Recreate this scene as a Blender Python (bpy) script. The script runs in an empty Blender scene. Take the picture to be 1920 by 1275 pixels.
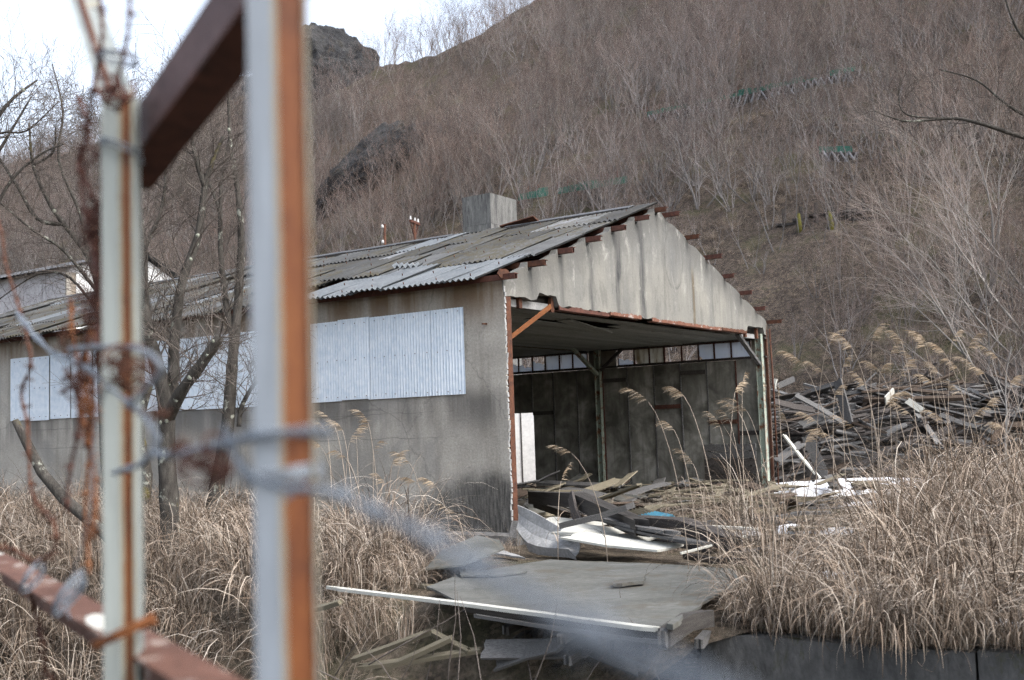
import bpy, math, random
from mathutils import Vector, Matrix, noise, Euler
R = math.radians
rnd = random.Random(7)
sc = bpy.context.scene
COL = sc.collection

# ------------------------------------------------------------------ camera
F_PX, PITCH, ROLL, CAMH = 2030.0, .079, -.0345, 1.76
fw = Vector((0, math.cos(PITCH), math.sin(PITCH)))
u0 = Vector((0, -math.sin(PITCH), math.cos(PITCH)))
r0 = Vector((1, 0, 0))
cr = math.cos(ROLL) * r0 + math.sin(ROLL) * u0
cu = -math.sin(ROLL) * r0 + math.cos(ROLL) * u0
CAM = Vector((0, 0, CAMH))
cd = bpy.data.cameras.new('camera')
cam = bpy.data.objects.new('camera', cd)
COL.objects.link(cam)
m = Matrix((cr, cu, -fw)).transposed().to_4x4()
m.translation = CAM
cam.matrix_world = m
cd.sensor_width = 36
cd.lens = 36 * F_PX / 1920
cd.clip_start = .05
cd.clip_end = 3000
cd.dof.use_dof = True
cd.dof.focus_distance = 16.5
cd.dof.aperture_fstop = 2.1
sc.camera = cam

# ------------------------------------------------------------------ sky, sun, exposure
SUN_EL, SUN_AZ = R(48), R(122)          # azimuth measured from +Y towards +X
w = bpy.data.worlds.new('World')
sc.world = w
w.use_nodes = True
nt = w.node_tree
bg = nt.nodes['Background']
sky = nt.nodes.new('ShaderNodeTexSky')
sky.sky_type = 'NISHITA'
sky.sun_disc = False
sky.sun_elevation = SUN_EL
sky.sun_rotation = SUN_AZ
sky.air_density = 1.0
sky.dust_density = 4.0
sky.ozone_density = 1.5
hs = nt.nodes.new('ShaderNodeHueSaturation')   # thin overcast: the blue washed out
hs.inputs['Saturation'].default_value = .5
nt.links.new(sky.outputs[0], hs.inputs['Color'])
nt.links.new(hs.outputs[0], bg.inputs[0])
bg.inputs[1].default_value = .15
sd = bpy.data.lights.new('sun', 'SUN')
sd.energy = 0.6
sd.angle = R(25)
sd.color = (1, .99, .975)
sun = bpy.data.objects.new('sun', sd)
COL.objects.link(sun)
sv = Vector((math.sin(SUN_AZ) * math.cos(SUN_EL), math.cos(SUN_AZ) * math.cos(SUN_EL), math.sin(SUN_EL)))
sun.rotation_euler = sv.to_track_quat('Z', 'Y').to_euler()
sun.location = (10, -10, 30)
vs = sc.view_settings
vs.view_transform = 'Standard'
vs.look = 'None'
vs.gamma = 1
vs.exposure = 1.62
sc.cycles.use_denoising = True
sc.cycles.denoising_prefilter = 'NONE'
sc.cycles.max_bounces = 4
sc.cycles.diffuse_bounces = 3
sc.cycles.debug_use_spatial_splits = True
sc.cycles.caustics_reflective = False
sc.cycles.caustics_refractive = False
sc.cycles.glossy_bounces = 2
sc.cycles.use_adaptive_sampling = True
sc.cycles.adaptive_threshold = .03
sc.cycles.transparent_max_bounces = 12

# ------------------------------------------------------------------ helpers
def ray(px, py):
    return (px - 960) / F_PX * cr - (py - 637.5) / F_PX * cu + fw
def at(px, py, d):
    v = ray(px, py)
    return CAM + v * (d / v.y)
def on_z(px, py, z=0.):
    v = ray(px, py)
    return CAM + v * ((z - CAMH) / v.z)

def tag(o, label=None, cat=None, group=None, kind=None):
    if label: o['label'] = label
    if cat: o['category'] = cat
    if group: o['group'] = group
    if kind: o['kind'] = kind
    return o
def empty(name, loc=(0, 0, 0), rz=0., parent=None):
    o = bpy.data.objects.new(name, None)
    o.empty_display_size = .2
    o.location = loc
    o.rotation_euler = (0, 0, rz)
    o.parent = parent
    COL.objects.link(o)
    return o
def link(name, me, parent=None, loc=None, rot=None, scale=None):
    o = bpy.data.objects.new(name, me)
    if loc is not None: o.location = loc
    if rot is not None: o.rotation_euler = rot
    if scale is not None: o.scale = scale
    o.parent = parent
    COL.objects.link(o)
    return o

class MB:
    """collects polygons that belong to one object"""
    def __init__(s):
        s.v, s.f, s.mi, s.sm, s.tone = [], [], [], [], []
        s.cur = 0
        s.t = .5
    def add(s, vs, fs, smooth=False):
        b = len(s.v)
        s.v.extend([tuple(q) for q in vs])
        s.tone.extend([s.t] * len(vs))
        for q in fs:
            s.f.append(tuple(b + i for i in q))
            s.mi.append(s.cur)
            s.sm.append(smooth)
    def box(s, c, size, mat=None):
        x, y, z = [q / 2 for q in size]
        c = Vector(c)
        pts = [Vector((i * x, j * y, k * z)) for k in (-1, 1) for j in (-1, 1) for i in (-1, 1)]
        if mat is not None: pts = [mat @ p for p in pts]
        s.add([p + c for p in pts], [(0, 2, 3, 1), (4, 5, 7, 6), (0, 1, 5, 4), (2, 6, 7, 3), (0, 4, 6, 2), (1, 3, 7, 5)])
        return s
    def span(s, a, b):
        a, b = Vector(a), Vector(b)
        return s.box((a + b) / 2, [abs(q) for q in (b - a)])
    def bar(s, p0, p1, wd, th, roll=0., up=Vector((0, 0, 1))):
        p0, p1 = Vector(p0), Vector(p1)
        d = p1 - p0
        x = d.normalized()
        if abs(x.dot(up)) > .98: up = Vector((0, 1, 0))
        y = up.cross(x).normalized()
        z = x.cross(y)
        M = Matrix((x, y, z)).transposed() @ Matrix.Rotation(roll, 3, 'X')
        return s.box((p0 + p1) / 2, (d.length, wd, th), M)
    def tube(s, pts, rad, n=5, cap=True, smooth=True):
        pts = [Vector(p) for p in pts]
        if not hasattr(rad, '__len__'): rad = [rad] * len(pts)
        vs, fs = [], []
        L = len(pts)
        prev = None
        for i, p in enumerate(pts):
            d = (pts[min(i + 1, L - 1)] - pts[max(i - 1, 0)])
            if d.length < 1e-9: d = Vector((0, 0, 1))
            d.normalize()
            if prev is None:
                a = Vector((0, 0, 1)) if abs(d.z) < .9 else Vector((1, 0, 0))
                e1 = d.cross(a).normalized()
            else:
                e1 = (prev - d * prev.dot(d))
                e1 = e1.normalized() if e1.length > 1e-6 else d.cross(Vector((.3, .5, .8))).normalized()
            prev = e1
            e2 = d.cross(e1)
            for k in range(n):
                an = 2 * math.pi * k / n
                vs.append(p + (e1 * math.cos(an) + e2 * math.sin(an)) * rad[i])
        for i in range(L - 1):
            for k in range(n):
                k2 = (k + 1) % n
                fs.append((i * n + k, i * n + k2, (i + 1) * n + k2, (i + 1) * n + k))
        if cap:
            fs.append(tuple(range(n - 1, -1, -1)))
            fs.append(tuple((L - 1) * n + k for k in range(n)))
        s.add(vs, fs, smooth)
        return s
    def ribbon(s, pts, wid, side):
        vs, fs = [], []
        for p, q in zip(pts, wid):
            vs.append(p - side * q / 2)
            vs.append(p + side * q / 2)
        for i in range(len(pts) - 1):
            fs.append((2 * i, 2 * i + 1, 2 * i + 3, 2 * i + 2))
        s.add(vs, fs, True)
        return s
    def prism(s, poly, to3, t):
        """poly: 2D outline; to3(a,b,h): point; extruded from h=0 to h=t"""
        n = len(poly)
        vs = [to3(a, b, 0) for a, b in poly] + [to3(a, b, t) for a, b in poly]
        fs = [tuple(range(n)), tuple(range(2 * n - 1, n - 1, -1))]
        for i in range(n):
            j = (i + 1) % n
            fs.append((i, i + n, j + n, j))
        s.add(vs, fs)
        return s
    def mesh(s, name, mats):
        me = bpy.data.meshes.new(name)
        me.from_pydata(s.v, [], s.f)
        for q in (mats if isinstance(mats, (list, tuple)) else [mats]): me.materials.append(q)
        me.polygons.foreach_set('material_index', s.mi)
        me.polygons.foreach_set('use_smooth', s.sm)
        a = me.attributes.new('tone', 'FLOAT', 'POINT')
        a.data.foreach_set('value', s.tone)
        me.update()
        return me
    def build(s, name, mats, parent=None, loc=None, rot=None):
        return link(name, s.mesh(name, mats), parent, loc, rot)
    def recalc(s):
        return s

def fix_normals(me):
    import bmesh
    b = bmesh.new(); b.from_mesh(me)
    bmesh.ops.recalc_face_normals(b, faces=b.faces)
    b.to_mesh(me); b.free()
def nz(x, y=0., z=0., s=1.):
    return noise.noise(Vector((x * s, y * s, z * s)))
def fbm(x, y, z=0., o=4):
    return noise.fractal(Vector((x, y, z)), 1.0, 2.0, o)

# ------------------------------------------------------------------ materials
class NT:
    def __init__(s, name, rough=.85, spec=.25):
        s.m = bpy.data.materials.new(name)
        s.m.use_nodes = True
        s.t = s.m.node_tree
        s.b = s.t.nodes['Principled BSDF']
        s.b.inputs['Roughness'].default_value = rough
        s.b.inputs['Specular IOR Level'].default_value = spec
    def n(s, k, **kw):
        q = s.t.nodes.new('ShaderNode' + k)
        for a, v in kw.items(): setattr(q, a, v)
        return q
    def l(s, a, b): s.t.links.new(a, b)
    def coords(s, scale=(1, 1, 1), rand=True, kind='Object'):
        tc = s.n('TexCoord')
        mp = s.n('Mapping')
        mp.inputs['Scale'].default_value = scale
        s.l(tc.outputs[kind], mp.inputs['Vector'])
        if rand:
            oi = s.n('ObjectInfo')
            mu = s.n('MixRGB', blend_type='MULTIPLY') if False else s.n('Math', operation='MULTIPLY')
            mu.inputs[1].default_value = 37.
            s.l(oi.outputs['Random'], mu.inputs[0])
            cx = s.n('CombineXYZ')
            for i in range(3): s.l(mu.outputs[0], cx.inputs[i])
            s.l(cx.outputs[0], mp.inputs['Location'])
        return mp.outputs[0]
    def noise(s, vec, scale, detail=6, rough=.6, dist=0.):
        q = s.n('TexNoise')
        q.inputs['Scale'].default_value = scale
        q.inputs['Detail'].default_value = detail
        q.inputs['Roughness'].default_value = rough
        q.inputs['Distortion'].default_value = dist
        s.l(vec, q.inputs['Vector'])
        return q.outputs['Fac']
    def ramp(s, fac, stops):
        q = s.n('ValToRGB')
        e = q.color_ramp.elements
        while len(e) < len(stops): e.new(.5)
        for i, (p, c) in enumerate(stops):
            e[i].position = p
            e[i].color = (c[0], c[1], c[2], 1) if hasattr(c, '__len__') else (c, c, c, 1)
        s.l(fac, q.inputs[0])
        return q.outputs[0]
    def mix(s, fac, a, b, mode='MIX'):
        q = s.n('MixRGB', blend_type=mode)
        for i, v in ((0, fac), (1, a), (2, b)):
            if hasattr(v, 'is_output') or isinstance(v, bpy.types.NodeSocket): s.l(v, q.inputs[i])
            elif i == 0: q.inputs[0].default_value = v
            else: q.inputs[i].default_value = (v[0], v[1], v[2], 1)
        return q.outputs[0]
    def math(s, op, a, b=0., clamp=False):
        q = s.n('Math', operation=op)
        q.use_clamp = clamp
        for i, v in ((0, a), (1, b)):
            if isinstance(v, bpy.types.NodeSocket): s.l(v, q.inputs[i])
            else: q.inputs[i].default_value = v
        return q.outputs[0]
    def sep(s, vec):
        q = s.n('SeparateXYZ')
        s.l(vec, q.inputs[0])
        return q.outputs
    def rand(s): return s.n('ObjectInfo').outputs['Random']
    def attr(s, nm):
        q = s.n('Attribute', attribute_name=nm)
        return q.outputs['Fac']
    def smooth(s, v, a, b):
        q = s.n('MapRange', interpolation_type='SMOOTHSTEP')
        s.l(v, q.inputs['Value'])
        q.inputs['From Min'].default_value = a
        q.inputs['From Max'].default_value = b
        return q.outputs[0]
    def bump(s, h, strength=.4, dist=.02):
        q = s.n('Bump')
        q.inputs['Strength'].default_value = strength
        q.inputs['Distance'].default_value = dist
        s.l(h, q.inputs['Height'])
        s.l(q.outputs[0], s.b.inputs['Normal'])
    def out(s, col):
        if isinstance(col, bpy.types.NodeSocket): s.l(col, s.b.inputs['Base Color'])
        else: s.b.inputs['Base Color'].default_value = (*col, 1)
        return s.m

def basic(name, a, b, scale=4, rough=.85, stretch=(1, 1, 1), bump=.3, bd=.01, spots=None, var=.25, spec=.25, fine=8):
    """two-tone noise with fine grain, per-object brightness and optional spots (colour, threshold, scale)"""
    q = NT(name, rough, spec)
    v = q.coords(stretch)
    n1 = q.noise(v, scale, 5, .65)
    c = q.ramp(n1, [(.32, a), (.68, b)])
    n2 = q.noise(v, scale * fine, 4, .7)
    c = q.mix(.35, c, q.ramp(n2, [(.3, .25), (.7, .9)]), 'OVERLAY')
    if spots:
        for col, th, ssc in spots:
            n3 = q.noise(v, ssc, 5, .7, .4)
            c = q.mix(q.ramp(n3, [(th, 0.), (th + .1, 1.)]), c, col)
    if var:
        k = q.ramp(q.rand(), [(0, 1 - var), (1, 1 + 0 * var)])
        c = q.mix(1., c, k, 'MULTIPLY')
    if bump: q.bump(n2, bump, bd)
    return q.out(c)

def wood(name, a, b, dark=(.05, .045, .04), var=.4):
    q = NT(name, .9, .15)
    v = q.coords((.6, 14, 14))
    n1 = q.noise(v, 3., 6, .65, .3)
    c = q.ramp(n1, [(.25, dark), (.42, a), (.7, b)])
    v2 = q.coords((1.5, 3, 3))
    c = q.mix(q.ramp(q.noise(v2, 2.2, 4), [(.55, 0.), (.75, .55)]), c, dark)
    k = q.ramp(q.rand(), [(0, 1 - var), (1, 1)])
    c = q.mix(1., c, k, 'MULTIPLY')
    q.bump(n1, .5, .006)
    return q.out(c)

M = {}
M['wood_grey'] = wood('weathered_grey_wood', (.10, .098, .096), (.20, .197, .195), (.045, .042, .04))
M['wood_dark'] = wood('dark_wet_wood', (.055, .048, .044), (.11, .10, .095), (.02, .018, .016))
M['wood_tan'] = wood('pale_tan_wood', (.18, .158, .112), (.27, .24, .18), (.06, .052, .04))
M['wood_brown'] = wood('brown_wet_wood', (.075, .055, .042), (.14, .11, .088), (.03, .023, .018))
M['wood_white'] = wood('white_painted_wood', (.50, .495, .44), (.60, .59, .54), (.24, .23, .2), .15)
M['rust'] = basic('rusted_steel', (.055, .026, .018), (.13, .054, .03), 9, .85, bump=.5, bd=.004, spots=[((.045, .025, .022), .56, 14)], var=.3)
M['rust_orange'] = basic('orange_rust', (.12, .042, .014), (.165, .062, .021), 12, .8, bump=.3, bd=.002, spots=[((.09, .035, .018), .55, 18)], var=0)
M['rust_dark'] = basic('dark_brown_rust', (.055, .026, .02), (.12, .05, .036), 14, .8, bump=.4, bd=.002, spots=[((.2, .09, .05), .62, 22)], var=.2)
M['rust_white'] = basic('rust_with_old_white_paint', (.12, .055, .038), (.19, .085, .055), 8, .8, bump=.4, bd=.004, spots=[((.42, .40, .37), .56, 5)], var=.1)
M['pale_green'] = basic('flaking_pale_green_paint', (.22, .27, .23), (.30, .34, .28), 7, .7, bump=.3, bd=.003, spots=[((.17, .075, .04), .52, 8)], var=.1)
M['rail_brown'] = basic('mauve_brown_rail', (.085, .05, .048), (.14, .085, .08), 7, .7, bump=.3, bd=.002, spots=[((.05, .03, .028), .6, 12)], var=0)
M['rail_rust'] = basic('flaking_rusty_rail', (.075, .034, .022), (.135, .066, .046), 9, .75, bump=.5, bd=.003, spots=[((.08, .04, .03), .55, 11), ((.36, .32, .28), .58, 9)], var=0)
M['post_cream'] = basic('stained_cream_paint', (.30, .25, .15), (.40, .36, .25), 6, .6, (5, 5, .5), bump=.1, bd=.001, var=0)
M['post_grey'] = basic('weathered_grey_green_paint', (.23, .26, .255), (.32, .335, .315), 5, .5, (4, 4, .5), bump=.1, bd=.001, spots=[((.42, .36, .24), .6, 6)], var=0, spec=.4)
M['post_blue'] = basic('weathered_blue_grey_paint', (.13, .155, .185), (.21, .235, .265), 6, .45, (6, 6, .4), bump=.1, bd=.001, var=0, spec=.4)
M['galv'] = basic('galvanised_wire', (.11, .13, .155), (.19, .215, .245), 30, .45, bump=.2, bd=.001, var=.2, spec=.5)
M['snow'] = basic('old_snow', (.78, .80, .84), (.86, .87, .89), 6, .6, bump=.6, bd=.03, var=0)
M['insulator'] = basic('white_porcelain', (.36, .36, .35), (.46, .46, .45), 6, .25, bump=0, var=0, spec=.5)
M['blue'] = basic('faded_blue_plastic', (.05, .19, .27), (.11, .28, .35), 5, .5, bump=.1, var=0)
M['floor'] = basic('dusty_concrete_floor', (.10, .09, .075), (.19, .17, .14), 2.5, .95, bump=.5, bd=.02, spots=[((.06, .055, .05), .55, 4)], var=0)
M['sheet_board'] = basic('weathered_cement_board', (.072, .073, .065), (.118, .118, .108), 1.5, .75, (1, 1.7, 1), bump=.3, bd=.008, spots=[((.085, .077, .062), .54, 1.7), ((.15, .155, .153), .6, 2.4), ((.05, .047, .041), .69, 5)], var=.15)
M['board_pale'] = basic('pale_cement_board', (.24, .24, .237), (.34, .34, .333), 3, .8, bump=.25, bd=.006, spots=[((.12, .11, .1), .66, 6)], var=.1)
M['ceiling'] = basic('dull_ceiling_board', (.17, .18, .165), (.25, .255, .235), 2, .9, (1, 6, 1), bump=.2, bd=.005, spots=[((.10, .10, .09), .6, 3)], var=.3)
M['black'] = basic('tarred_timber', (.03, .027, .025), (.06, .055, .05), 5, .9, var=.2)
M['ridge'] = basic('ridge_cap_slate', (.07, .073, .078), (.12, .123, .13), 5, .8, bump=.4, bd=.01, var=.2)

def concrete_wall(name, a, b, stain, low_stain=True):
    """rendered wall: blotches, vertical runs, dirt band that has its own ragged shape at the foot and below the eave"""
    q = NT(name, .9, .2)
    v = q.coords((1, 1, 1), False)
    vs_ = q.coords((1.5, 1.5, .16), False)
    n1 = q.noise(v, .9, 7, .62, .3)
    c = q.ramp(n1, [(.3, a), (.7, b)])
    streak = q.noise(vs_, 2.4, 6, .6)
    c = q.mix(q.ramp(streak, [(.5, 0.), (.68, .45)]), c, stain)
    fine = q.noise(v, 26, 5, .7)
    c = q.mix(.4, c, q.ramp(fine, [(.3, .3), (.7, .75)]), 'OVERLAY')
    o = q.sep(v)
    if low_stain:
        nn = q.noise(v, 1.5, 6, .7)
        # soot stain beside the corner: an ellipse with ragged edge
        dy = q.math('POWER', q.math('MULTIPLY', q.math('SUBTRACT', o[1], .5), .8), 2.)
        dz = q.math('POWER', q.math('MULTIPLY', q.math('SUBTRACT', o[2], .35), 1.45), 2.)
        e = q.math('ADD', q.math('ADD', dy, dz), q.math('MULTIPLY', q.math('SUBTRACT', nn, .5), 1.6))
        k = q.smooth(e, 1.5, .35)
        vk = q.coords((9, 9, 1.2), False)
        k = q.math('MULTIPLY', k, q.ramp(q.noise(vk, 3, 5), [(.3, 1.), (.75, .55)]))
        c = q.mix(k, c, (.03, .03, .03))
        # rusty-brown water marks high on the wall
        t = q.math('MULTIPLY', q.smooth(o[2], 3.15, 3.85), q.ramp(q.noise(vs_, 1.3, 4), [(.34, 0.), (.56, .9)]))
        c = q.mix(t, c, (.15, .10, .06))
        t2 = q.math('MULTIPLY', q.smooth(o[2], 2.45, 2.15), q.smooth(o[2], 1.5, 2.1))
        t2 = q.math('MULTIPLY', t2, q.ramp(q.noise(vs_, 1.1, 5), [(.4, 0.), (.56, .75)]))
        c = q.mix(t2, c, (.09, .085, .08))
        wob = q.math('MULTIPLY', q.math('SUBTRACT', q.noise(v, 1.2, 6), .5), .12)
        zz = q.math('ADD', o[2], wob)
        for z0 in (1.62, 2.02):
            dl = q.math('ABSOLUTE', q.math('SUBTRACT', zz, z0))
            kk = q.math('MULTIPLY', q.smooth(dl, .012, .002), q.ramp(q.noise(v, .8, 5), [(.42, 0.), (.56, .6)]))
            c = q.mix(kk, c, (.11, .105, .1))
        bl = q.noise(v, .55, 6, .7, .6)
        c = q.mix(q.ramp(bl, [(.52, 0.), (.64, .45)]), c, (.19, .19, .185))
        c = q.mix(q.ramp(bl, [(.3, .4), (.42, 0.)]), c, (.40, .37, .32))
        # hairline cracks
        wv = q.n('TexVoronoi', feature='DISTANCE_TO_EDGE')
        wv.inputs['Scale'].default_value = .3
        vv = q.mix(.5, v, q.noise(v, 1.6, 7, .7), 'ADD')
        q.l(vv, wv.inputs['Vector'])
        c = q.mix(q.ramp(wv.outputs['Distance'], [(0., .45), (.0025, 0.)]), c, (.1, .095, .09))
    q.bump(fine, .5, .012)
    return q.out(c)
M['wall'] = concrete_wall('grey_rendered_concrete', (.275, .26, .23), (.43, .405, .36), (.18, .165, .14))
M['plinth'] = basic('dirty_concrete_plinth', (.09, .088, .085), (.2, .195, .185), 3, .9, bump=.5, bd=.02, var=.1)

def gable_mat():
    q = NT('stained_cream_render', .9, .2)
    v = q.coords((1, 1, 1), False)
    o = q.sep(v)
    n1 = q.noise(v, .8, 6, .6)
    c = q.ramp(n1, [(.3, (.165, .164, .152)), (.7, (.235, .228, .20))])
    # yellower and cleaner low on the wall, greyer under the roof
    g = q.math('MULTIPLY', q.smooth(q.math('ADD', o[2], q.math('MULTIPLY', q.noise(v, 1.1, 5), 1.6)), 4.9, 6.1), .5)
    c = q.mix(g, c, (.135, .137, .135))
    vb = q.coords((1.3, 1.3, .3), False)
    s1 = q.noise(vb, 1.6, 5, .55)
    c = q.mix(q.ramp(s1, [(.45, 0.), (.68, .6)]), c, (.115, .116, .114))
    s2 = q.noise(q.coords((7, 7, .2), False), 1.5, 5, .6)
    c = q.mix(q.ramp(s2, [(.55, 0.), (.72, .4)]), c, (.09, .085, .075))
    # dark water runs below each purlin
    wob = q.math('MULTIPLY', q.math('SUBTRACT', q.noise(q.coords((1, 1, .6), False), 2.2, 4), .5), .35)
    xx = q.math('ADD', o[0], wob)
    for x0, wd, st in ((2.72, .07, .7), (3.72, .13, .95), (4.66, .13, .95), (6.9, .05, .35), (1.75, .12, .5), (.85, .2, .5), (7.95, .06, .3), (8.9, .05, .25), (5.6, .08, .3)):
        d = q.math('ABSOLUTE', q.math('SUBTRACT', xx, x0 + .02))
        k = q.math('MULTIPLY', q.smooth(d, wd * 1.35, wd * .15), st)
        k = q.math('MULTIPLY', k, q.ramp(q.noise(q.coords((5, 5, .7), False), 2, 5), [(.3, .25), (.62, 1.)]))
        c = q.mix(k, c, (.04, .041, .044))
    # brown run
    d = q.math('ABSOLUTE', q.math('SUBTRACT', q.math('ADD', o[0], q.math('MULTIPLY', wob, .3)), 6.98))
    k = q.math('MULTIPLY', q.smooth(d, .075, .03), q.smooth(o[2], 5.0, 4.6))
    c = q.mix(q.math('MULTIPLY', k, .75), c, (.105, .08, .048))
    # oval damp mark
    nn = q.math('MULTIPLY', q.math('SUBTRACT', q.noise(v, 3.5, 5), .5), .55)
    ex_ = q.math('POWER', q.math('DIVIDE', q.math('SUBTRACT', o[0], 6.10), .42), 2.)
    ez_ = q.math('POWER', q.math('DIVIDE', q.math('SUBTRACT', o[2], 4.98), .62), 2.)
    e = q.math('ADD', q.math('ADD', ex_, ez_), nn)
    ring = q.math('MULTIPLY', q.smooth(e, .72, .98), q.smooth(e, 1.08, 1.0))
    ring = q.math('MULTIPLY', ring, q.ramp(q.noise(v, 2.6, 5), [(.38, .1), (.6, 1.)]))
    c = q.mix(q.math('MULTIPLY', ring, .65), c, (.08, .079, .078))
    c = q.mix(q.math('MULTIPLY', q.smooth(e, 1., .1), .35), c, (.115, .117, .118))
    gr = q.noise(q.coords((1.6, 1.6, .7), False), 1.9, 8, .72, .5)
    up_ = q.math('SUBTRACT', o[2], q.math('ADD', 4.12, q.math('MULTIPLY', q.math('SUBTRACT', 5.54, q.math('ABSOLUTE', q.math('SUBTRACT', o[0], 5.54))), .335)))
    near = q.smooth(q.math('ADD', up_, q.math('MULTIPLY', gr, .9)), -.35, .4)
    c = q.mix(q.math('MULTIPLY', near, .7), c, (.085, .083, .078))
    c = q.mix(q.ramp(gr, [(.54, 0.), (.62, .55)]), c, (.125, .122, .112))
    c = q.mix(q.ramp(gr, [(.33, .75), (.44, 0.)]), c, (.30, .295, .27))
    fine = q.noise(v, 24, 5, .7)
    c = q.mix(.25, c, q.ramp(fine, [(.3, .3), (.7, .75)]), 'OVERLAY')
    q.bump(fine, .4, .01)
    return q.out(c)
M['gable'] = gable_mat()

def inner_panel_mat():
    q = NT('mouldy_inner_panel', .9, .2)
    v = q.coords((1, 1, 1))
    c = q.ramp(q.noise(v, 1.4, 6, .65, .4), [(.34, (.10, .097, .084)), (.5, (.21, .205, .178)), (.64, (.38, .37, .335))])
    vb = q.coords((5, 5, .4))
    c = q.mix(q.ramp(q.noise(vb, 1.5, 5), [(.5, 0.), (.68, .5)]), c, (.09, .085, .075))
    k = q.ramp(q.rand(), [(0, .65), (1, 1)])
    c = q.mix(1., c, k, 'MULTIPLY')
    q.bump(q.noise(v, 20, 4), .4, .01)
    return q.out(c)
M['inner'] = inner_panel_mat()

def roof_mat():
    q = NT('mossy_corrugated_slate', .85, .25)
    v = q.coords((1, 1, 1))
    r_ = q.rand()
    c = q.ramp(r_, [(0, (.035, .036, .037)), (.5, (.055, .057, .058)), (.85, (.075, .078, .08)), (.93, (.12, .126, .134)), (1, (.15, .157, .168))])
    n1 = q.noise(v, 2.3, 6, .65)
    c = q.mix(.7, c, q.ramp(n1, [(.3, .3), (.7, .72)]), 'OVERLAY')
    moss = q.noise(v, 3.2, 6, .75, .5)
    r2 = q.math('FRACT', q.math('MULTIPLY', r_, 7.31))
    k = q.math('MULTIPLY', q.ramp(moss, [(.44, 0.), (.56, 1.)]), q.smooth(r2, .2, .6))
    c = q.mix(q.math('MULTIPLY', k, .6), c, (.05, .04, .016))
    lich = q.noise(v, 9, 5, .7)
    c = q.mix(q.math('MULTIPLY', q.ramp(lich, [(.6, 0.), (.68, 1.)]), .5), c, (.12, .118, .105))
    q.bump(q.noise(v, 30, 4), .4, .008)
    return q.out(c)
M['roof'] = roof_mat()
M['roof_metal'] = basic('weathered_zinc_sheet', (.075, .086, .095), (.125, .138, .148), 3, .5, bump=.15, bd=.004, spots=[((.18, .17, .16), .62, 5)], var=.2, spec=.5)
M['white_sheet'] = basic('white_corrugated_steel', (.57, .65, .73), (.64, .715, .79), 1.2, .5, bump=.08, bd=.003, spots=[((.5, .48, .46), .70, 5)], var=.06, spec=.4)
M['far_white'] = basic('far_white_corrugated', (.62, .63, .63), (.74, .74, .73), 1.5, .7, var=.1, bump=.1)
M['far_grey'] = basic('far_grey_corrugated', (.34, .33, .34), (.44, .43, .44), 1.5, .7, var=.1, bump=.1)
M['tower'] = basic('board_marked_concrete', (.085, .085, .083), (.17, .17, .162), 1.6, .9, (5, 5, .7), bump=.5, bd=.02, spots=[((.06, .06, .06), .55, 1.3), ((.62, .62, .6), .72, 9)], var=0)
M['retain'] = basic('damp_retaining_concrete', (.045, .047, .048), (.12, .12, .118), 1.6, .9, (1, 1, .5), bump=.5, bd=.03, spots=[((.06, .06, .03), .58, 3), ((.03, .03, .03), .62, 2)], var=.2)
M['stone'] = basic('grey_rubble_stone', (.07, .07, .07), (.17, .165, .16), 3, .9, bump=.6, bd=.03, spots=[((.06, .07, .03), .62, 4)], var=.4)
M['net'] = basic('green_net', (.03, .12, .088), (.05, .17, .125), 3, .6, var=.2)
M['crib'] = basic('grey_crib_bars', (.24, .25, .27), (.34, .35, .37), 3, .8, var=.2)
M['lichen'] = basic('pale_lichen', (.20, .215, .17), (.30, .31, .26), 30, .9, bump=.6, bd=.004, var=.1)

def rock_mat():
    q = NT('dark_cliff_rock', .9, .2)
    v = q.coords((1, 1, .7), False)
    n1 = q.noise(v, .45, 8, .7, .6)
    c = q.ramp(n1, [(.28, (.018, .019, .021)), (.5, (.048, .049, .052)), (.72, (.09, .087, .085))])
    c = q.mix(q.ramp(q.noise(v, 1.7, 6, .7), [(.55, 0.), (.72, .5)]), c, (.11, .09, .06))
    q.bump(q.noise(v, 1.6, 8, .75), 1., .5)
    return q.out(c)
M['rock'] = rock_mat()

def ground_mat(name, a, b, c3, sc_, bd):
    q = NT(name, .95, .1)
    v = q.coords((1, 1, 1), False)
    n1 = q.noise(v, sc_, 8, .7)
    c = q.ramp(n1, [(.3, a), (.6, b), (.75, c3)])
    f1 = q.noise(v, 5, 8, .85)
    c = q.mix(.95, c, q.ramp(f1, [(.32, .06), (.5, .42), (.68, .95)]), 'OVERLAY')
    f2 = q.noise(v, 1.1, 6, .75)
    c = q.mix(.6, c, q.ramp(f2, [(.32, .15), (.68, .8)]), 'OVERLAY')
    vo = q.n('TexVoronoi')
    vo.inputs['Scale'].default_value = 22
    q.l(v, vo.inputs['Vector'])
    sp = q.sep(vo.outputs['Color'])
    c = q.mix(q.math('MULTIPLY', q.ramp(sp[0], [(.6, 0.), (.95, 1.)]), .35), c, (.24, .18, .135))
    mo = q.noise(v, .35, 6, .7)
    c = q.mix(q.math('MULTIPLY', q.ramp(mo, [(.52, 0.), (.62, 1.)]), .5), c, (.055, .06, .025))
    q.bump(f1, .8, bd)
    return q.out(c)
M['hill'] = ground_mat('leaf_litter_slope', (.04, .034, .029), (.09, .074, .062), (.145, .12, .10), .35, .12)
M['ground'] = ground_mat('bare_winter_soil', (.07, .058, .045), (.12, .10, .075), (.19, .16, .125), .8, .05)
M['road'] = basic('old_asphalt', (.045, .045, .045), (.07, .07, .068), 6, .95, bump=.4, bd=.01, var=0)

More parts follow.
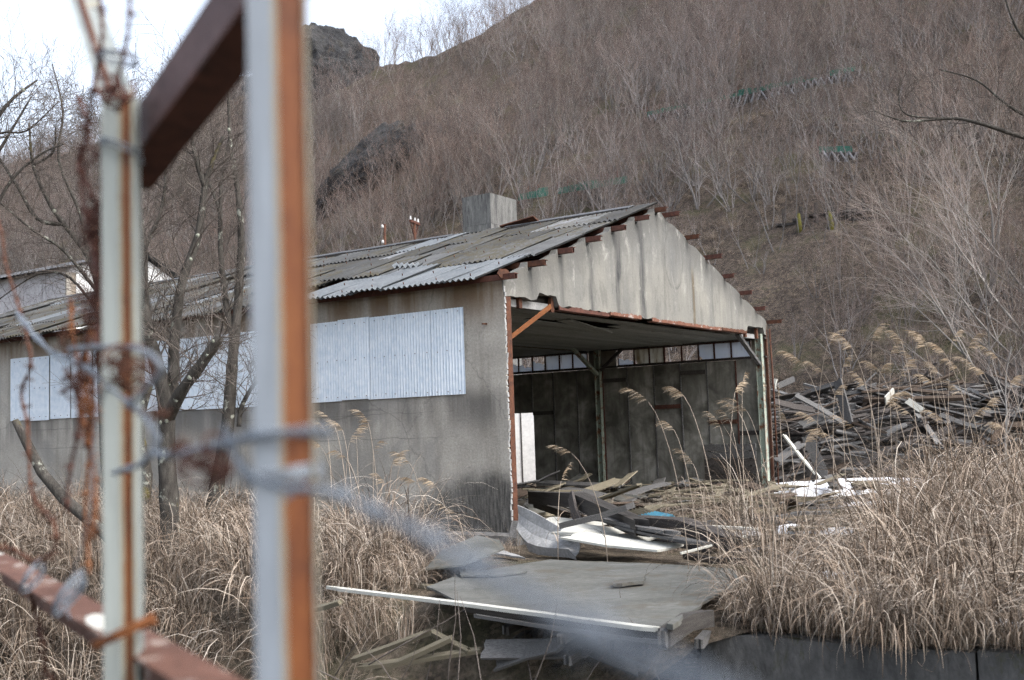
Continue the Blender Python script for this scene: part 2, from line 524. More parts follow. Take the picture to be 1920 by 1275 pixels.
def tone_mat(name, stops, var=.3, rough=.9, trans=0.):
    q = NT(name, rough, .15)
    c = q.ramp(q.attr('tone'), stops)
    k = q.ramp(q.rand(), [(0, 1 - var), (1, 1)])
    c = q.mix(1., c, k, 'MULTIPLY')
    q.out(c)
    return q.m
M['dry_grass'] = tone_mat('dry_silver_grass', [(0, (.085, .06, .043)), (.3, (.22, .165, .122)), (.65, (.35, .285, .225)), (.9, (.46, .395, .325)), (1, (.55, .485, .41))], .45)
M['plume'] = tone_mat('seed_plume', [(0, (.28, .205, .13)), (1, (.45, .375, .285))], .2)
M['hill_tree'] = tone_mat('bare_hill_brush', [(0, (.25, .235, .23)), (.36, (.32, .30, .29)), (.7, (.235, .20, .185)), (1, (.20, .155, .14))], .55)
M['hill_tree_red'] = tone_mat('russet_hill_brush', [(0, (.23, .208, .195)), (.36, (.285, .25, .23)), (.7, (.24, .188, .163)), (1, (.205, .15, .128))], .5)
M['sapling'] = tone_mat('pale_bare_sapling', [(0, (.25, .235, .22)), (.6, (.31, .29, .27)), (1, (.27, .22, .195))], .2)

def bark():
    q = NT('lichened_bark', .95, .1)
    v = q.coords((1, 1, .35))
    c = q.ramp(q.noise(v, 14, 6, .7), [(.3, (.03, .027, .024)), (.6, (.075, .069, .061)), (.78, (.14, .134, .122))])
    v2 = q.coords((1, 1, 1))
    c = q.mix(q.ramp(q.noise(v2, 5, 5, .65), [(.6, 0.), (.66, .85)]), c, (.33, .34, .29))
    c = q.mix(q.ramp(q.noise(v2, 2.6, 5, .6), [(.62, 0.), (.7, .7)]), c, (.12, .10, .03))
    q.bump(q.noise(v, 26, 5, .7), 1., .02)
    return q.out(c)
M['bark'] = bark()
M['twig'] = basic('dark_twigs', (.07, .058, .05), (.14, .12, .105), 5, .9, bump=0, var=.1)
M['moss_bark'] = basic('mossy_yellow_trunk', (.09, .085, .02), (.15, .14, .03), 5, .95, bump=.4, bd=.02, spots=[((.1, .09, .07), .55, 4)], var=.1)

def pane_mat(name, a, b, dirt):
    q = NT(name, .35, .4)
    v = q.coords((1, 1, 1))
    c = q.ramp(q.noise(v, 3, 5), [(.3, a), (.7, b)])
    vb = q.coords((6, 6, .8))
    c = q.mix(q.ramp(q.noise(vb, 2, 5), [(.6 - dirt, 0.), (.78 - dirt, .8)]), c, (.22, .16, .08))
    q.out(c)
    tr = q.n('BsdfTranslucent')
    q.l(c, tr.inputs['Color'])
    mx = q.n('MixShader')
    mx.inputs[0].default_value = .72
    q.l(q.b.outputs[0], mx.inputs[1])
    q.l(tr.outputs[0], mx.inputs[2])
    q.l(mx.outputs[0], q.t.nodes['Material Output'].inputs['Surface'])
    return q.m
M['pane'] = pane_mat('frosted_window_pane', (.74, .80, .88), (.82, .86, .90), .0)
M['pane_dirty'] = pane_mat('dirty_window_pane', (.62, .60, .52), (.74, .74, .70), .14)

# ------------------------------------------------------------------ terrain
TH = .980
EX = Vector((math.cos(TH), math.sin(TH), 0))
EY = Vector((-math.sin(TH), math.cos(TH), 0))
B0 = Vector((-.108, 16.42, 0))
W = 11.08
def WL(x, y, z=0.):                      # warehouse frame -> world
    return B0 + EX * x + EY * y + Vector((0, 0, z))
def LOC(p):
    v = Vector(p) - B0
    return v.dot(EX), v.dot(EY)

FOOT = 30.4
SLOPE = .75
def crest_el(a):
    """elevation of the skyline (tan) by bearing"""
    pts = [(-.9, .20), (-.6, .235), (-.473, .262), (-.36, .285), (-.26, .322), (-.21, .332), (-.118, .345), (-.09, .348), (-.05, .358), (-.02, .372), (.0, .384), (.035, .405), (.09, .46), (.3, .53), (.9, .6)]
    for (a0, e0), (a1, e1) in zip(pts, pts[1:]):
        if a <= a1:
            t = max(0, (a - a0) / (a1 - a0))
            return e0 + (e1 - e0) * t
    return pts[-1][1]
def crest_y(a):
    k = (.557 * a + .83) * SLOPE - crest_el(a)
    return min(175., (FOOT * SLOPE + CAMH) / max(k, .05))
def hill_z(x, y):
    a = x / y
    s = .557 * x + .83 * y - FOOT
    yc = crest_y(max(-.9, min(.9, a)))
    bump = 1.5 * fbm(x * .045, y * .045, 3.) + .5 * fbm(x * .16, y * .16, 9.)
    if s <= 0: return -.25 + .05 * s
    z = SLOPE * s
    if y > yc:
        z = SLOPE * (s * yc / y if False else (.557 * a + .83) * yc - FOOT) - .35 * (y - yc)
    fade = min(1., s / 10) * min(1., .25 + abs(yc - y) / 25)
    return z + bump * fade
def hill_hit(px, py):
    v = ray(px, py)
    v = v / v.y
    y = 28.
    while y < 230:
        p = CAM + v * y
        if hill_z(p.x, p.y) >= p.z: return p
        y += .25
    return CAM + v * 110

# hillside sheet
na, ny = 230, 150
verts, faces = [], []
for j in range(ny + 1):
    t = j / ny
    y = 12 + 230 * (t ** 1.35)
    for i in range(na + 1):
        a = -1.05 + 2.1 * i / na
        x = a * y
        verts.append((x, y, hill_z(x, y)))
for j in range(ny):
    for i in range(na):
        k = j * (na + 1) + i
        faces.append((k, k + 1, k + na + 2, k + na + 1))
me = bpy.data.meshes.new('hillside')
me.from_pydata(verts, [], faces)
me.materials.append(M['hill'])
me.polygons.foreach_set('use_smooth', [True] * len(faces))
tag(link('hillside', me), 'steep brown hillside covered in leaf litter behind the shed', None, None, 'structure')

# yard ground with the bank along the stream
E0 = Vector((2.99, 8.61, 0))
ED = Vector((-.862, .507, 0)).normalized()    # edge runs to the left and away
EN = Vector((-.507, -.862, 0)).normalized()   # outward, towards the camera
def edge_q(x, y): return (x - E0.x) * EN.x + (y - E0.y) * EN.y
def edge_t(x, y): return (x - E0.x) * ED.x + (y - E0.y) * ED.y
def yard_z(x, y):
    q = edge_q(x, y)
    t = edge_t(x, y)
    z = .06 * fbm(x * .5, y * .5, 1.) + .02 * fbm(x * 2, y * 2, 5.)
    left = max(0., min(1., (t - 1.2) / 1.5))
    z += left * .12 * max(0., min(1., 1 - abs(q + 1.5) / 3))
    if q > -.1: z -= left * 1.0 * (q + .1)
    lx, ly = LOC((x, y, 0))
    if -.2 < lx < W + .3 and ly > -.3: z = min(z, -.02)
    return z
verts, faces = [], []
qs = [1.35, 1.1, .85, .6, .35, .12] + [-.12 - .33 * k for k in range(0, 50)] + [-18 - 2 * k for k in range(24)]
ts = [-34 + 1.0 * k for k in range(22)] + [-12 + .4 * k for k in range(80)] + [20 + 2. * k for k in range(34)]
for q in qs:
    for t in ts:
        lw = max(0., min(1., (t - 1.2) / 1.5))
        qq = q if q < 0 else -.12 + (q + .12) * lw
        p = E0 + ED * t + EN * qq
        verts.append((p.x, p.y, yard_z(p.x, p.y)))
n = len(ts)
for j in range(len(qs) - 1):
    for i in range(n - 1):
        faces.append((j * n + i, j * n + i + 1, (j + 1) * n + i + 1, (j + 1) * n + i))
me = bpy.data.meshes.new('ground')
me.from_pydata(verts, [], faces)
me.materials.append(M['ground'])
me.polygons.foreach_set('use_smooth', [True] * len(faces))
fix_normals(me)
tag(link('ground', me), 'rough winter ground of the yard around the shed', None, None, 'structure')

# low valley floor that carries on to the horizon, and the verge the camera stands on
mb = MB()
mb.add([(-2500, -2500, -2.9), (2500, -2500, -2.9), (2500, 2500, -2.9), (-2500, 2500, -2.9)], [(0, 1, 2, 3)])
tag(mb.build('valley_floor', M['ground']), 'dark low ground below the retaining wall', None, None, 'structure')
FD = Vector((.552, -.834, 0)).normalized()    # fence line direction (towards the camera's right)
FN = Vector((.834, .552, 0)).normalized()     # away from the camera
F0 = Vector((-.72, 2.0, 0))
mb = MB()
c_ = [F0 - FD * 30 - FN * 14, F0 + FD * 30 - FN * 14, F0 + FD * 30 + FN * .15, F0 - FD * 30 + FN * .15]
mb.add([(*p.xy, .1) for p in c_] + [(*p.xy, -2.95) for p in c_], [(0, 1, 2, 3), (4, 5, 1, 0), (5, 6, 2, 1), (6, 7, 3, 2), (7, 4, 0, 3)])
tag(mb.build('road', M['road']), 'road verge on the near side of the fence', None, None, 'structure')

# retaining wall: cast concrete on the right, rubble stones on the left
mb = MB()
for k in range(6):
    t0, t1 = -11.5 + 2.2 * k, -11.5 + 2.2 * (k + 1) - .02
    a0 = E0 + ED * t0 + EN * (.04 + .02 * nz(k * 1.7))
    b0 = E0 + ED * t1 + EN * (.04 + .02 * nz(k * 1.7))
    zt = -.06 + .03 * nz(k * 2.3, 5)
    poly = [a0 - EN * .28, b0 - EN * .28, b0, a0]
    jag = [Vector((*p.xy, zt)) for p in poly] + [Vector((*(p + EN * .12 * (1 if i > 1 else 0)).xy, -3)) for i, p in enumerate(poly)]
    blk = MB()
    blk.add(jag, [(0, 1, 2, 3), (4, 7, 6, 5), (0, 4, 5, 1), (1, 5, 6, 2), (2, 6, 7, 3), (3, 7, 4, 0)])
    if k == 0:
        rw = empty('retaining_wall', (0, 0, 0))
        tag(rw, 'damp dark concrete retaining wall under the dry grass, lower right', 'wall')
    blk.build('wall_section', M['retain'], rw)
def stone_mesh(seed):
    import bmesh
    b = bmesh.new()
    bmesh.ops.create_icosphere(b, subdivisions=2, radius=1)
    for v in b.verts:
        c = v.co
        k = max(abs(c.x), abs(c.y), abs(c.z)) ** -.6
        v.co = c * k * (1 + .22 * nz(c.x + seed * 3, c.y, c.z, 1.3))
    me = bpy.data.meshes.new('stone')
    b.to_mesh(me); b.free()
    me.materials.append(M['stone'])
    return me
STN = [stone_mesh(i) for i in range(5)]
rw2 = empty('rubble_wall', (0, 0, 0))
tag(rw2, 'dark rubble stone wall under the hanging grass, lower left', 'wall')
for k in range(130):
    t = 2.2 + rnd.random() * 9
    zz = -1.35 - rnd.random() * 1.4
    p = E0 + ED * t + EN * (1.22 - .1 * (zz + 1.3) + rnd.uniform(-.08, .08))
    s_ = rnd.uniform(.16, .3)
    link('stone', rnd.choice(STN), rw2, (p.x, p.y, zz), (rnd.random() * 6, rnd.random() * 6, rnd.random() * 6), (s_, s_ * rnd.uniform(.7, 1.1), s_ * .7))
mb = MB()
for t0 in (1.1,):
    a, b = E0 + ED * 1.6 + EN * 1.2, E0 + ED * 16 + EN * 1.2
    mb.add([(*a.xy, -1.2), (*b.xy, -1.2), (*(b + EN * .2).xy, -3), (*(a + EN * .2).xy, -3), (*(a - EN * .3).xy, -1.2), (*(b - EN * .3).xy, -1.2), (*(b - EN * .3).xy, -3), (*(a - EN * .3).xy, -3)],
           [(0, 1, 2, 3), (4, 5, 1, 0), (4, 0, 3, 7), (1, 5, 6, 2), (5, 4, 7, 6)])
mb.build('mortar', M['retain'], rw2)

# ------------------------------------------------------------------ warehouse
LEN = 20.0
wh = empty('warehouse', B0, TH)
tag(wh, 'derelict grey concrete shed with open gable end and mossy corrugated roof', 'building')
ZR0, RS = 4.12, .335
RIDGE = W / 2
def zr(x):
    return ZR0 + RS * (x if x < RIDGE else W - x)

# left long wall, broken along its front edge
def jag(z, amp, seed): return amp * (nz(z * 3.1, seed) + .6 * nz(z * 9.7, seed + 4))
poly = [(LEN, -.2), (LEN, 4.0)]
yy = LEN - .5
while yy > .3:
    poly.append((yy, 4.0 + .015 * nz(yy * 2, 3)))
    yy -= .8
z = 4.02
while z > .05:
    poly.append((.0 + jag(z, .03, 2.) + (.02 if z > 3.7 else 0), z))
    z -= .07
poly += [(-.02, .03), (-.02, -.2)]
mb = MB().prism(poly, lambda a, b, h: Vector((h, a, b)), .045)
o = mb.build('side_wall', M['wall'], wh)
fix_normals(o.data)
# thin bright line of broken render along the edge
mb = MB()
z = 3.85
while z > .25:
    y0 = jag(z, .03, 2.)
    mb.box((.024, y0 - .004, z), (.04, .016, rnd.uniform(.05, .1)), Matrix.Rotation(rnd.uniform(-.25, .25), 3, 'X'))
    z -= .085
mb.build('broken_render_edge', M['board_pale'], wh)
# plinth
mb = MB()
mb.add([(-.09, .0, -.3), (-.002, .0, .16), (-.002, LEN, .16), (-.09, LEN, -.3), (-.09, .0, .12), (-.09, LEN, .12)], [(0, 4, 5, 3), (4, 1, 2, 5), (0, 1, 4)])
mb.build('plinth', M['plinth'], wh)
mb = MB().prism([(-.09, -.3), (-.09, .1), (.02, .34), (.1, .28), (.22, .12), (.34, -.02), (.42, -.3)], lambda a, b, h: Vector((a, -.16 + h, b)), .16)
mb.build('broken_footing', M['plinth'], wh)
# rebar stub in the wall
MB().bar((-.12, .33, 3.33), (.02, .33, 3.34), .02, .025).build('rebar_stub', M['rust'], wh)

# white sheets nailed over the side windows
def corr(width, height, pitch, amp, seg=4, axis='y'):
    """vertical corrugated sheet in the y-z plane, front towards -x"""
    n = int(width / pitch * seg)
    vs, fs = [], []
    for layer in (0, 1):
        for i in range(n + 1):
            y = width * i / n
            x = -amp * math.cos(2 * math.pi * y / pitch) + layer * .004
            vs += [(x, y, 0), (x, y, height)]
    for i in range(n):
        fs.append((2 * i, 2 * i + 1, 2 * i + 3, 2 * i + 2))
    o2 = 2 * (n + 1)
    for i in range(n):
        fs.append((o2 + 2 * i, o2 + 2 * i + 2, o2 + 2 * i + 3, o2 + 2 * i + 1))
    for i in range(n):
        fs.append((2 * i + 1, o2 + 2 * i + 1, o2 + 2 * i + 3, 2 * i + 3))
        fs.append((2 * i, 2 * i + 2, o2 + 2 * i + 2, o2 + 2 * i))
    for i in (0, n):
        fs.append((2 * i, o2 + 2 * i, o2 + 2 * i + 1, 2 * i + 1))
    mb = MB()
    mb.add(vs, fs, False)
    return mb
cs = corr(.70, 1.36, .0583, .013)
cover_me = cs.mesh('cover_sheet', M['white_sheet'])
nails = MB()
for y0, y1, zb in ((.74, 4.03, 2.28), (5.05, 8.5, 2.27), (9.45, 13.1, 2.23), (14.0, 17.4, 2.22)):
    k = 0
    n_ = 5
    st = (y1 - y0 - .70) / (n_ - 1)
    for k in range(n_):
        o = link('cover_sheet', cover_me, wh, (-.03 - .005 * (k % 2), y0 + st * k, zb + rnd.uniform(-.012, .012)), (0, 0, rnd.uniform(-.004, .004)))
        for zz in (.06, .68, 1.29):
            for j in range(3):
                nails.box((-.05 - .005 * (k % 2), y0 + st * k + .1 + .22 * j + rnd.uniform(-.02, .02), zb + zz + rnd.uniform(-.015, .015)), (.012, .011, .011), Matrix.Rotation(.7, 3, 'X'))
nl = nails.build('nails', M['rust'], wh)
nl['kind'] = 'stuff'

# gable wall with notches round the purlins and a ragged lower edge
PL = [-.12, .78, 1.71, 2.65, 3.59, 4.54, 5.40]
PR = [5.80, 6.78, 7.70, 8.64, 9.53, 10.41, 11.2]
top = []
for i, x in enumerate(PL):
    if i:
        top.append((x - .07, zr(x) - .04))
        top.append((x - .06, zr(x) - .2))
    if i < len(PL) - 1:
        x2 = PL[i + 1]
        for t in (.18, .4, .65, .85):
            xx = x + (x2 - x) * t
            top.append((xx, zr(xx) - .07 - .05 * (1 - t) + .02 * nz(xx * 5, 1)))
top.append((5.54, zr(5.54) - .1))
for i, x in enumerate(PR):
    top.append((x + .02, zr(x) - .16))
    if i < len(PR) - 1:
        x2 = PR[i + 1]
        for t, bu in ((.12, -.10), (.3, -.055), (.5, -.04), (.72, -.04), (.93, -.05)):
            xx = x + (x2 - x) * t
            top.append((xx, zr(xx) - .06 + bu + .02 * nz(xx * 6, 2)))
top = [p for p in top if p[0] > .0 and p[0] < W]
low = []
x = W - .02
while x > .0:
    if x > 10.83: zz = 3.70
    elif x > 9.85: zz = 3.85
    elif x > 1.55: zz = 3.70
    elif x > 1.0: zz = 3.86
    else: zz = 3.76
    low.append((x, zz + .035 * nz(x * 4.3, 8) + .03 * nz(x * 15, 3)))
    x -= .085
poly = [(.0, 4.02)] + top + [(W, 3.95)] + low
mb = MB().prism(poly, lambda a, b, h: Vector((a, h, b)), .13)
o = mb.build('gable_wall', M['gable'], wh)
fix_normals(o.data)
# rusty steel angle showing along the lower edge
for x0, x1, mt, dz in ((3.35, 4.55, 'rust_white', 0), (5.0, 8.3, 'rust_white', -.01), (8.35, 9.75, 'rust', .0), (1.6, 3.3, 'rust_dark', -.03)):
    mb = MB()
    n = max(6, int((x1 - x0) / .07))
    lo = [(x0 + (x1 - x0) * k / n, 3.665 + dz) for k in range(n + 1)]
    hi = [(p[0], p[1] + .062 + .03 * nz(p[0] * 2.5, 6) + .03 * nz(p[0] * 11, 2)) for p in reversed(lo)]
    mb.prism(lo + hi, lambda a, b, h: Vector((a, -.02 + h, b)), .018)
    mb.span((x0, -.0, 3.655 + dz), (x1, .1, 3.664 + dz))
    mb.build('lintel_angle', M[mt], wh)
# concrete lintel strip seen through the broken render
MB().span((.2, .14, 3.62), (1.7, .2, 3.74)).build('lintel_strip', M['board_pale'], wh)
MB().span((9.7, .14, 3.6), (W - .1, .2, 3.7)).build('lintel_strip', M['board_pale'], wh)
MB().span((.2, .21, 3.74), (W - .2, .3, 3.9)).build('lintel_beam', M['wood_dark'], wh)
for x in (.55, 1.5, 9.9, 10.6):
    MB().span((x, .08, 3.6), (x + .09, .135, 3.84)).build('bracket', M['rust'], wh)

# purlins
for lst in (PL, PR):
    for x in lst:
        yf = -.32 + rnd.uniform(-.05, .09)
        mb = MB()
        zc = zr(x) - .075
        mb.span((x - .045, yf, zc + .034), (x + .06, LEN, zc + .045))
        mb.span((x - .045, yf + .004, zc - .042), (x - .035, LEN, zc + .0335))
        if rnd.random() < .6: mb.span((x - .0345, yf + rnd.uniform(.0, .05), zc - .042), (x + .06, LEN, zc - .033))
        mb.span((x + .05, yf + rnd.uniform(.01, .06), zc - .0325), (x + .06, LEN, zc + .0335))
        mb.build('purlin', M['rust'] if rnd.random() < .45 else M['rust_dark'], wh)
# bent plate on the eave corner
mb = MB().prism([(-.22, 3.98), (.02, 4.0), (.08, 4.06), (-.05, 4.13), (-.24, 4.12), (-.3, 4.04)], lambda a, b, h: Vector((a, -.12 + h, b)), .02)
mb.build('corner_plate', M['rust'], wh)

# frames: columns, tie beams, knee braces
def hcol(x, y, z0, z1, mat, name='column'):
    mb = MB()
    mb.span((x - .065, y - .075, z0), (x + .065, y - .062, z1))
    mb.span((x - .065, y + .062, z0), (x + .065, y + .075, z1))
    mb.span((x - .006, y - .0615, z0), (x + .006, y + .0615, z1))
    return mb.build(name, M[mat], wh)
for k, y in enumerate((.13, 4.5, 9.0, 13.5, 18.0)):
    hcol(W - .25, y, .0, 3.72, 'pale_green')
    hcol(.23 if k else .125, y if k else .07, .02, 3.74, 'rust' if k == 0 else 'pale_green')
    if k: MB().span((.3, y - .06, 3.66), (W - .33, y + .06, 3.86)).build('tie_beam', M['wood_dark'], wh)
    mt = 'wood_dark' if k else 'wood_grey'
    MB().bar((W - .3, y, 3.0), (W - 1.55, y, 3.66), .1, .07).build('knee_brace', M['pale_green'] if k else M['wood_grey'], wh)
    if k:
        MB().bar((W - .28, y - .1, 3.1), (W - .28, y - .75, 3.62), .07, .07).build('knee_brace', M['wood_dark'], wh)
        MB().bar((.3, y, 3.0), (1.55, y, 3.66), .1, .07).build('knee_brace', M['wood_dark'], wh)
mb = MB()
mb.bar((.14, .1, 3.03), (1.48, .1, 3.66), .075, .012)
mb.bar((.155, .064, 3.075), (1.465, .064, 3.70), .012, .07)
mb.build('knee_brace', M['rust_orange'], wh)
MB().prism([(.15, 2.98), (.36, 3.11), (.32, 3.2), (.15, 3.2)], lambda a, b, h: Vector((a, .12 + h, b)), .012).build('gusset_plate', M['rust'], wh)
# thin rusty pipe and strap outside the right corner
MB().tube([(W + .12, -.03, 0), (W + .13, -.03, 2.2), (W + .1, -.02, 3.85)], .022, 6).build('downpipe', M['rust'], wh)
MB().span((W - .09, .0, .0), (W - .0, .06, 3.82)).build('corner_angle', M['rust'], wh)

# right long wall: inner panels, joints, windows
XI = W - .16
edges = [.17, .78, 1.53, 2.23, 2.96, 3.71, 4.42, 4.6, 5.2, 5.93, 6.6, 7.3, 8.0, 8.8, 9.1]
while edges[-1] < LEN - .8: edges.append(edges[-1] + .75)
edges.append(LEN)
for i, (a, b) in enumerate(zip(edges, edges[1:])):
    z0 = 2.09 if 6.5 < a < 7.9 else .05
    mb = MB()
    off = rnd.uniform(-.012, .012)
    x0, x1 = XI + .02 + off, XI + .07
    # worn upper edge, each panel a slightly different height
    zt = 3.15 + rnd.uniform(-.015, .0)
    mb.span((x0, a + .012, z0), (x1, b - .012, zt))
    mb.build('inner_panel', M['inner'], wh)
    if .6 < a < 9:
        mt = 'rust_dark' if rnd.random() < .4 else 'wood_grey'
        MB().span((x0 - .03, a - .014, z0), (x0 + .015, a + .011, zt)).build('joint_strip', M[mt], wh)
# rails on the wall (rust marks, timber plates)
for y0, y1, zz, mt in ((1.55, 2.2, 2.86, 'wood_dark'), (3.73, 4.4, 2.78, 'wood_dark'), (.8, 1.5, 1.63, 'rust'), (.2, .74, 1.35, 'wood_dark'), (2.25, 2.95, 2.05, 'rust_dark'), (5.95, 6.58, 2.02, 'wood_dark')):
    MB().span((XI - .035, y0, zz), (XI + .005, y1, zz + .1)).build('wall_rail', M[mt], wh)
# outer skin added behind the panels to stop light leaking through the joints
mb = MB()
for a, b, z0, z1 in ((.0, 6.58, -.1, 3.12), (6.58, 8.02, 2.1, 3.12), (8.02, LEN, -.1, 3.12), (.0, LEN, 3.66, 3.96)):
    mb.span((W - .08, a, z0), (W, b, z1))
for a, b in ((.0, .38), (4.06, 4.86), (8.45, 9.4), (13.1, 14.0), (17.6, LEN)):
    mb.span((W - .08, a, 3.13), (W, b, 3.65))
mb.build('right_wall_light_block', M['wall'], wh)
MB().span((XI - .02, .0, 3.16), (W + .02, LEN, 3.20)).build('window_sill', M['wood_dark'], wh)
MB().span((XI - .02, .0, 3.60), (W + .02, LEN, 3.655)).build('window_head', M['wood_dark'], wh)
panes = [(.42, .91, 'full'), (.91, 1.35, 'full'), (1.35, 1.77, 'chip'), (1.77, 2.22, 'gone'), (2.22, 2.69, 'gone'), (2.69, 3.11, 'dirt'), (3.11, 3.54, 'dirtchip'), (3.54, 4.01, 'shard'),
         (4.91, 5.36, 'full'), (5.36, 5.77, 'full'), (5.77, 6.22, 'full'), (6.22, 6.63, 'half'), (6.63, 7.08, 'third'), (7.08, 7.5, 'half'), (7.5, 7.95, 'full'), (7.95, 8.4, 'full')]
y = 9.5
while y < 17:
    if not 12.9 < y < 13.9: panes.append((y, y + .44, 'full' if rnd.random() < .7 else 'half'))
    y += .45
for k, (a, b, st) in enumerate(panes):
    wf = empty('window', (W - .06, a, 3.2), 0, wh)
    h, wd = .40, b - a
    fr = MB()
    fr.span((0, 0, 0), (.035, .02, h)); fr.span((0, wd - .02, 0), (.035, wd, h))
    fr.span((.002, .0205, 0), (.033, wd - .0205, .018)); fr.span((.002, .0205, h - .018), (.033, wd - .0205, h))
    fr.build('window_frame', M['rust_dark'], wf)
    y0, y1, z0, z1 = .021, wd - .021, .0185, h - .0185
    if st == 'gone': continue
    if st in ('full', 'dirt'): pl = [(y0, z0), (y1, z0), (y1, z1), (y0, z1)]
    elif st in ('chip', 'dirtchip'): pl = [(y0, z0), (y1 - .09, z0), (y1 - .05, z0 + .06), (y1, z0 + .08), (y1, z1), (y0, z1)]
    else:
        hh = {'shard': .3, 'half': .55, 'third': .35}[st]
        pl = [(y0, z0), (y1, z0)]
        for j in range(9):
            t = j / 8
            q = hh + .22 * nz(k * 3.3 + t * 4, 2) + (.25 * (.5 - t) if st != 'shard' else .3 * (t - .6) * -1)
            pl.append((y1 + (y0 - y1) * t, z0 + (z1 - z0) * max(.06, min(.95, q))))
    g = MB().prism(pl, lambda p, q, t: Vector((.014 + t, p, q)), .004)
    g.build('pane', M['pane_dirty' if st.startswith('dirt') else 'pane'], wf)

# end wall, floor, ceiling boards
MB().span((.16, LEN - .15, -.1), (W - .2, LEN, 4.0)).build('end_wall', M['wall'], wh)
MB().span((.155, -.05, -.25), (W - .17, LEN - .16, .06)).build('floor_slab', M['floor'], wh)
cb = MB().span((0, 0, 0), (5.35, .292, .018)).mesh('ceiling_board', M['ceiling'])
y = .32
k = 0
while y < LEN - .5:
    for side in (0, 1):
        x0 = .17 + side * 5.37
        skip = (side == 0 and k in (1, 2) and rnd.random() < .9) or (k > 3 and rnd.random() < .02)
        if not skip:
            tilt = 0
            if rnd.random() < .1: tilt = rnd.uniform(-.012, .0)
            link('ceiling_board', cb, wh, (x0, y, 3.628 + rnd.uniform(-.004, .004)), (rnd.uniform(-.012, .012), tilt if side == 0 else -tilt, 0))
    y += .3
    k += 1
# short remains where boards have dropped
for (x0, x1, y) in ((.2, 2.9, .62), (.2, 2.2, .92), (4.9, 5.5, .62)):
    MB().span((x0, y, 3.62), (x1, y + .29, 3.638)).build('ceiling_board', M['ceiling'], wh)
mb = MB().bar((3.0, .75, 3.62), (4.9, .95, 3.5), .28, .018)
mb.build('ceiling_board', M['ceiling'], wh)

# roof sheets
SL = math.atan(RS)
def roof_sheet(width, length, pitch=.11, amp=.02, seg=5, mat='roof'):
    n = int(round(width / pitch * seg))
    vs, fs = [], []
    for layer in (0, 1):
        for i in range(n + 1):
            y = width * i / n
            z = amp * math.cos(2 * math.pi * y / pitch) - layer * .008
            vs += [(0, y, z), (length, y, z)]
    o2 = 2 * (n + 1)
    for i in range(n):
        fs += [(2 * i, 2 * i + 1, 2 * i + 3, 2 * i + 2), (o2 + 2 * i, o2 + 2 * i + 2, o2 + 2 * i + 3, o2 + 2 * i + 1),
               (2 * i, 2 * i + 2, o2 + 2 * i + 2, o2 + 2 * i), (2 * i + 1, o2 + 2 * i + 1, o2 + 2 * i + 3, 2 * i + 3)]
    for i in (0, n): fs.append((2 * i, o2 + 2 * i, o2 + 2 * i + 1, 2 * i + 1))
    mb = MB()
    mb.add(vs, fs, False)
    return mb.mesh('roof_sheet', M[mat])
RSH = roof_sheet(.77, 1.74)
RSM = roof_sheet(.77, 1.74, .11, .02, 5, 'roof_metal')
rows = 4
run = (RIDGE + .36) / rows
bolts = MB()
for rw_ in range(rows):
    c = 0
    y = .06
    while y < LEN - .4:
        x0 = -.36 + run * rw_ - .06
        z0 = zr(0) + RS * x0 + .02 + .012 * (rw_ % 2) + (.02 * rw_ * 0)
        me_ = RSH
        lift, tw, yaw, dx = 0, 0, 0, 0
        if rw_ == 0 and y < 3.6: me_ = RSM
        if rw_ == 0 and 3.6 < y < 4.9: c += 1; y += .66; continue
        if rw_ == 1 and 2.9 < y < 4.3: yaw, lift = .05, .03
        if rw_ == 2 and 4.5 < y < 5.2: lift, yaw = .05, -.07
        if rw_ == 0 and 4.9 < y < 8.8: dx, lift = .16, .02
        if rw_ == 1 and rnd.random() < .15: me_ = RSM
        if rnd.random() < .12: lift += rnd.uniform(.02, .06); yaw += rnd.uniform(-.04, .04)
        if rw_ == 3 and rnd.random() < .2: me_ = RSM
        sag = -.05 * math.sin(min(1, max(0, (y - 3) / 9)) * math.pi) * math.sin((rw_ + .7) / 4 * math.pi)
        fr = (.14 if rw_ == 0 else .0 if rw_ == 3 else rnd.uniform(-.05, .12)) if c == 0 else 0
        o = link('roof_sheet', me_, wh, (x0 + dx, y + fr, z0 + lift + sag + .006 * (c % 2) + rnd.uniform(-.004, .01)), (rnd.uniform(-.012, .012), -SL + rnd.uniform(-.012, .014), yaw + rnd.uniform(-.006, .006)))
        for bx in (.12, .9):
            if rnd.random() < .8:
                xx = x0 + dx + bx
                bolts.tube([(xx, y + .33, z0 + bx * RS + .02 + lift), (xx - .01, y + .33, z0 + bx * RS + .06 + lift)], .009, 5)
        c += 1
        y += .66
    # right-hand slope, starts a little behind the gable
    y = .35
    while y < LEN - .4:
        x0 = W + .36 - run * (rw_ + 1) - .02
        z0 = zr(W) - RS * (x0 - W) + .02 + .012 * (rw_ % 2)
        link('roof_sheet', RSH, wh, (x0, y, z0 + rnd.uniform(-.004, .006)), (0, SL, 0))
        y += .66
bo = bolts.build('hook_bolts', M['rust'], wh)
bo['kind'] = 'stuff'
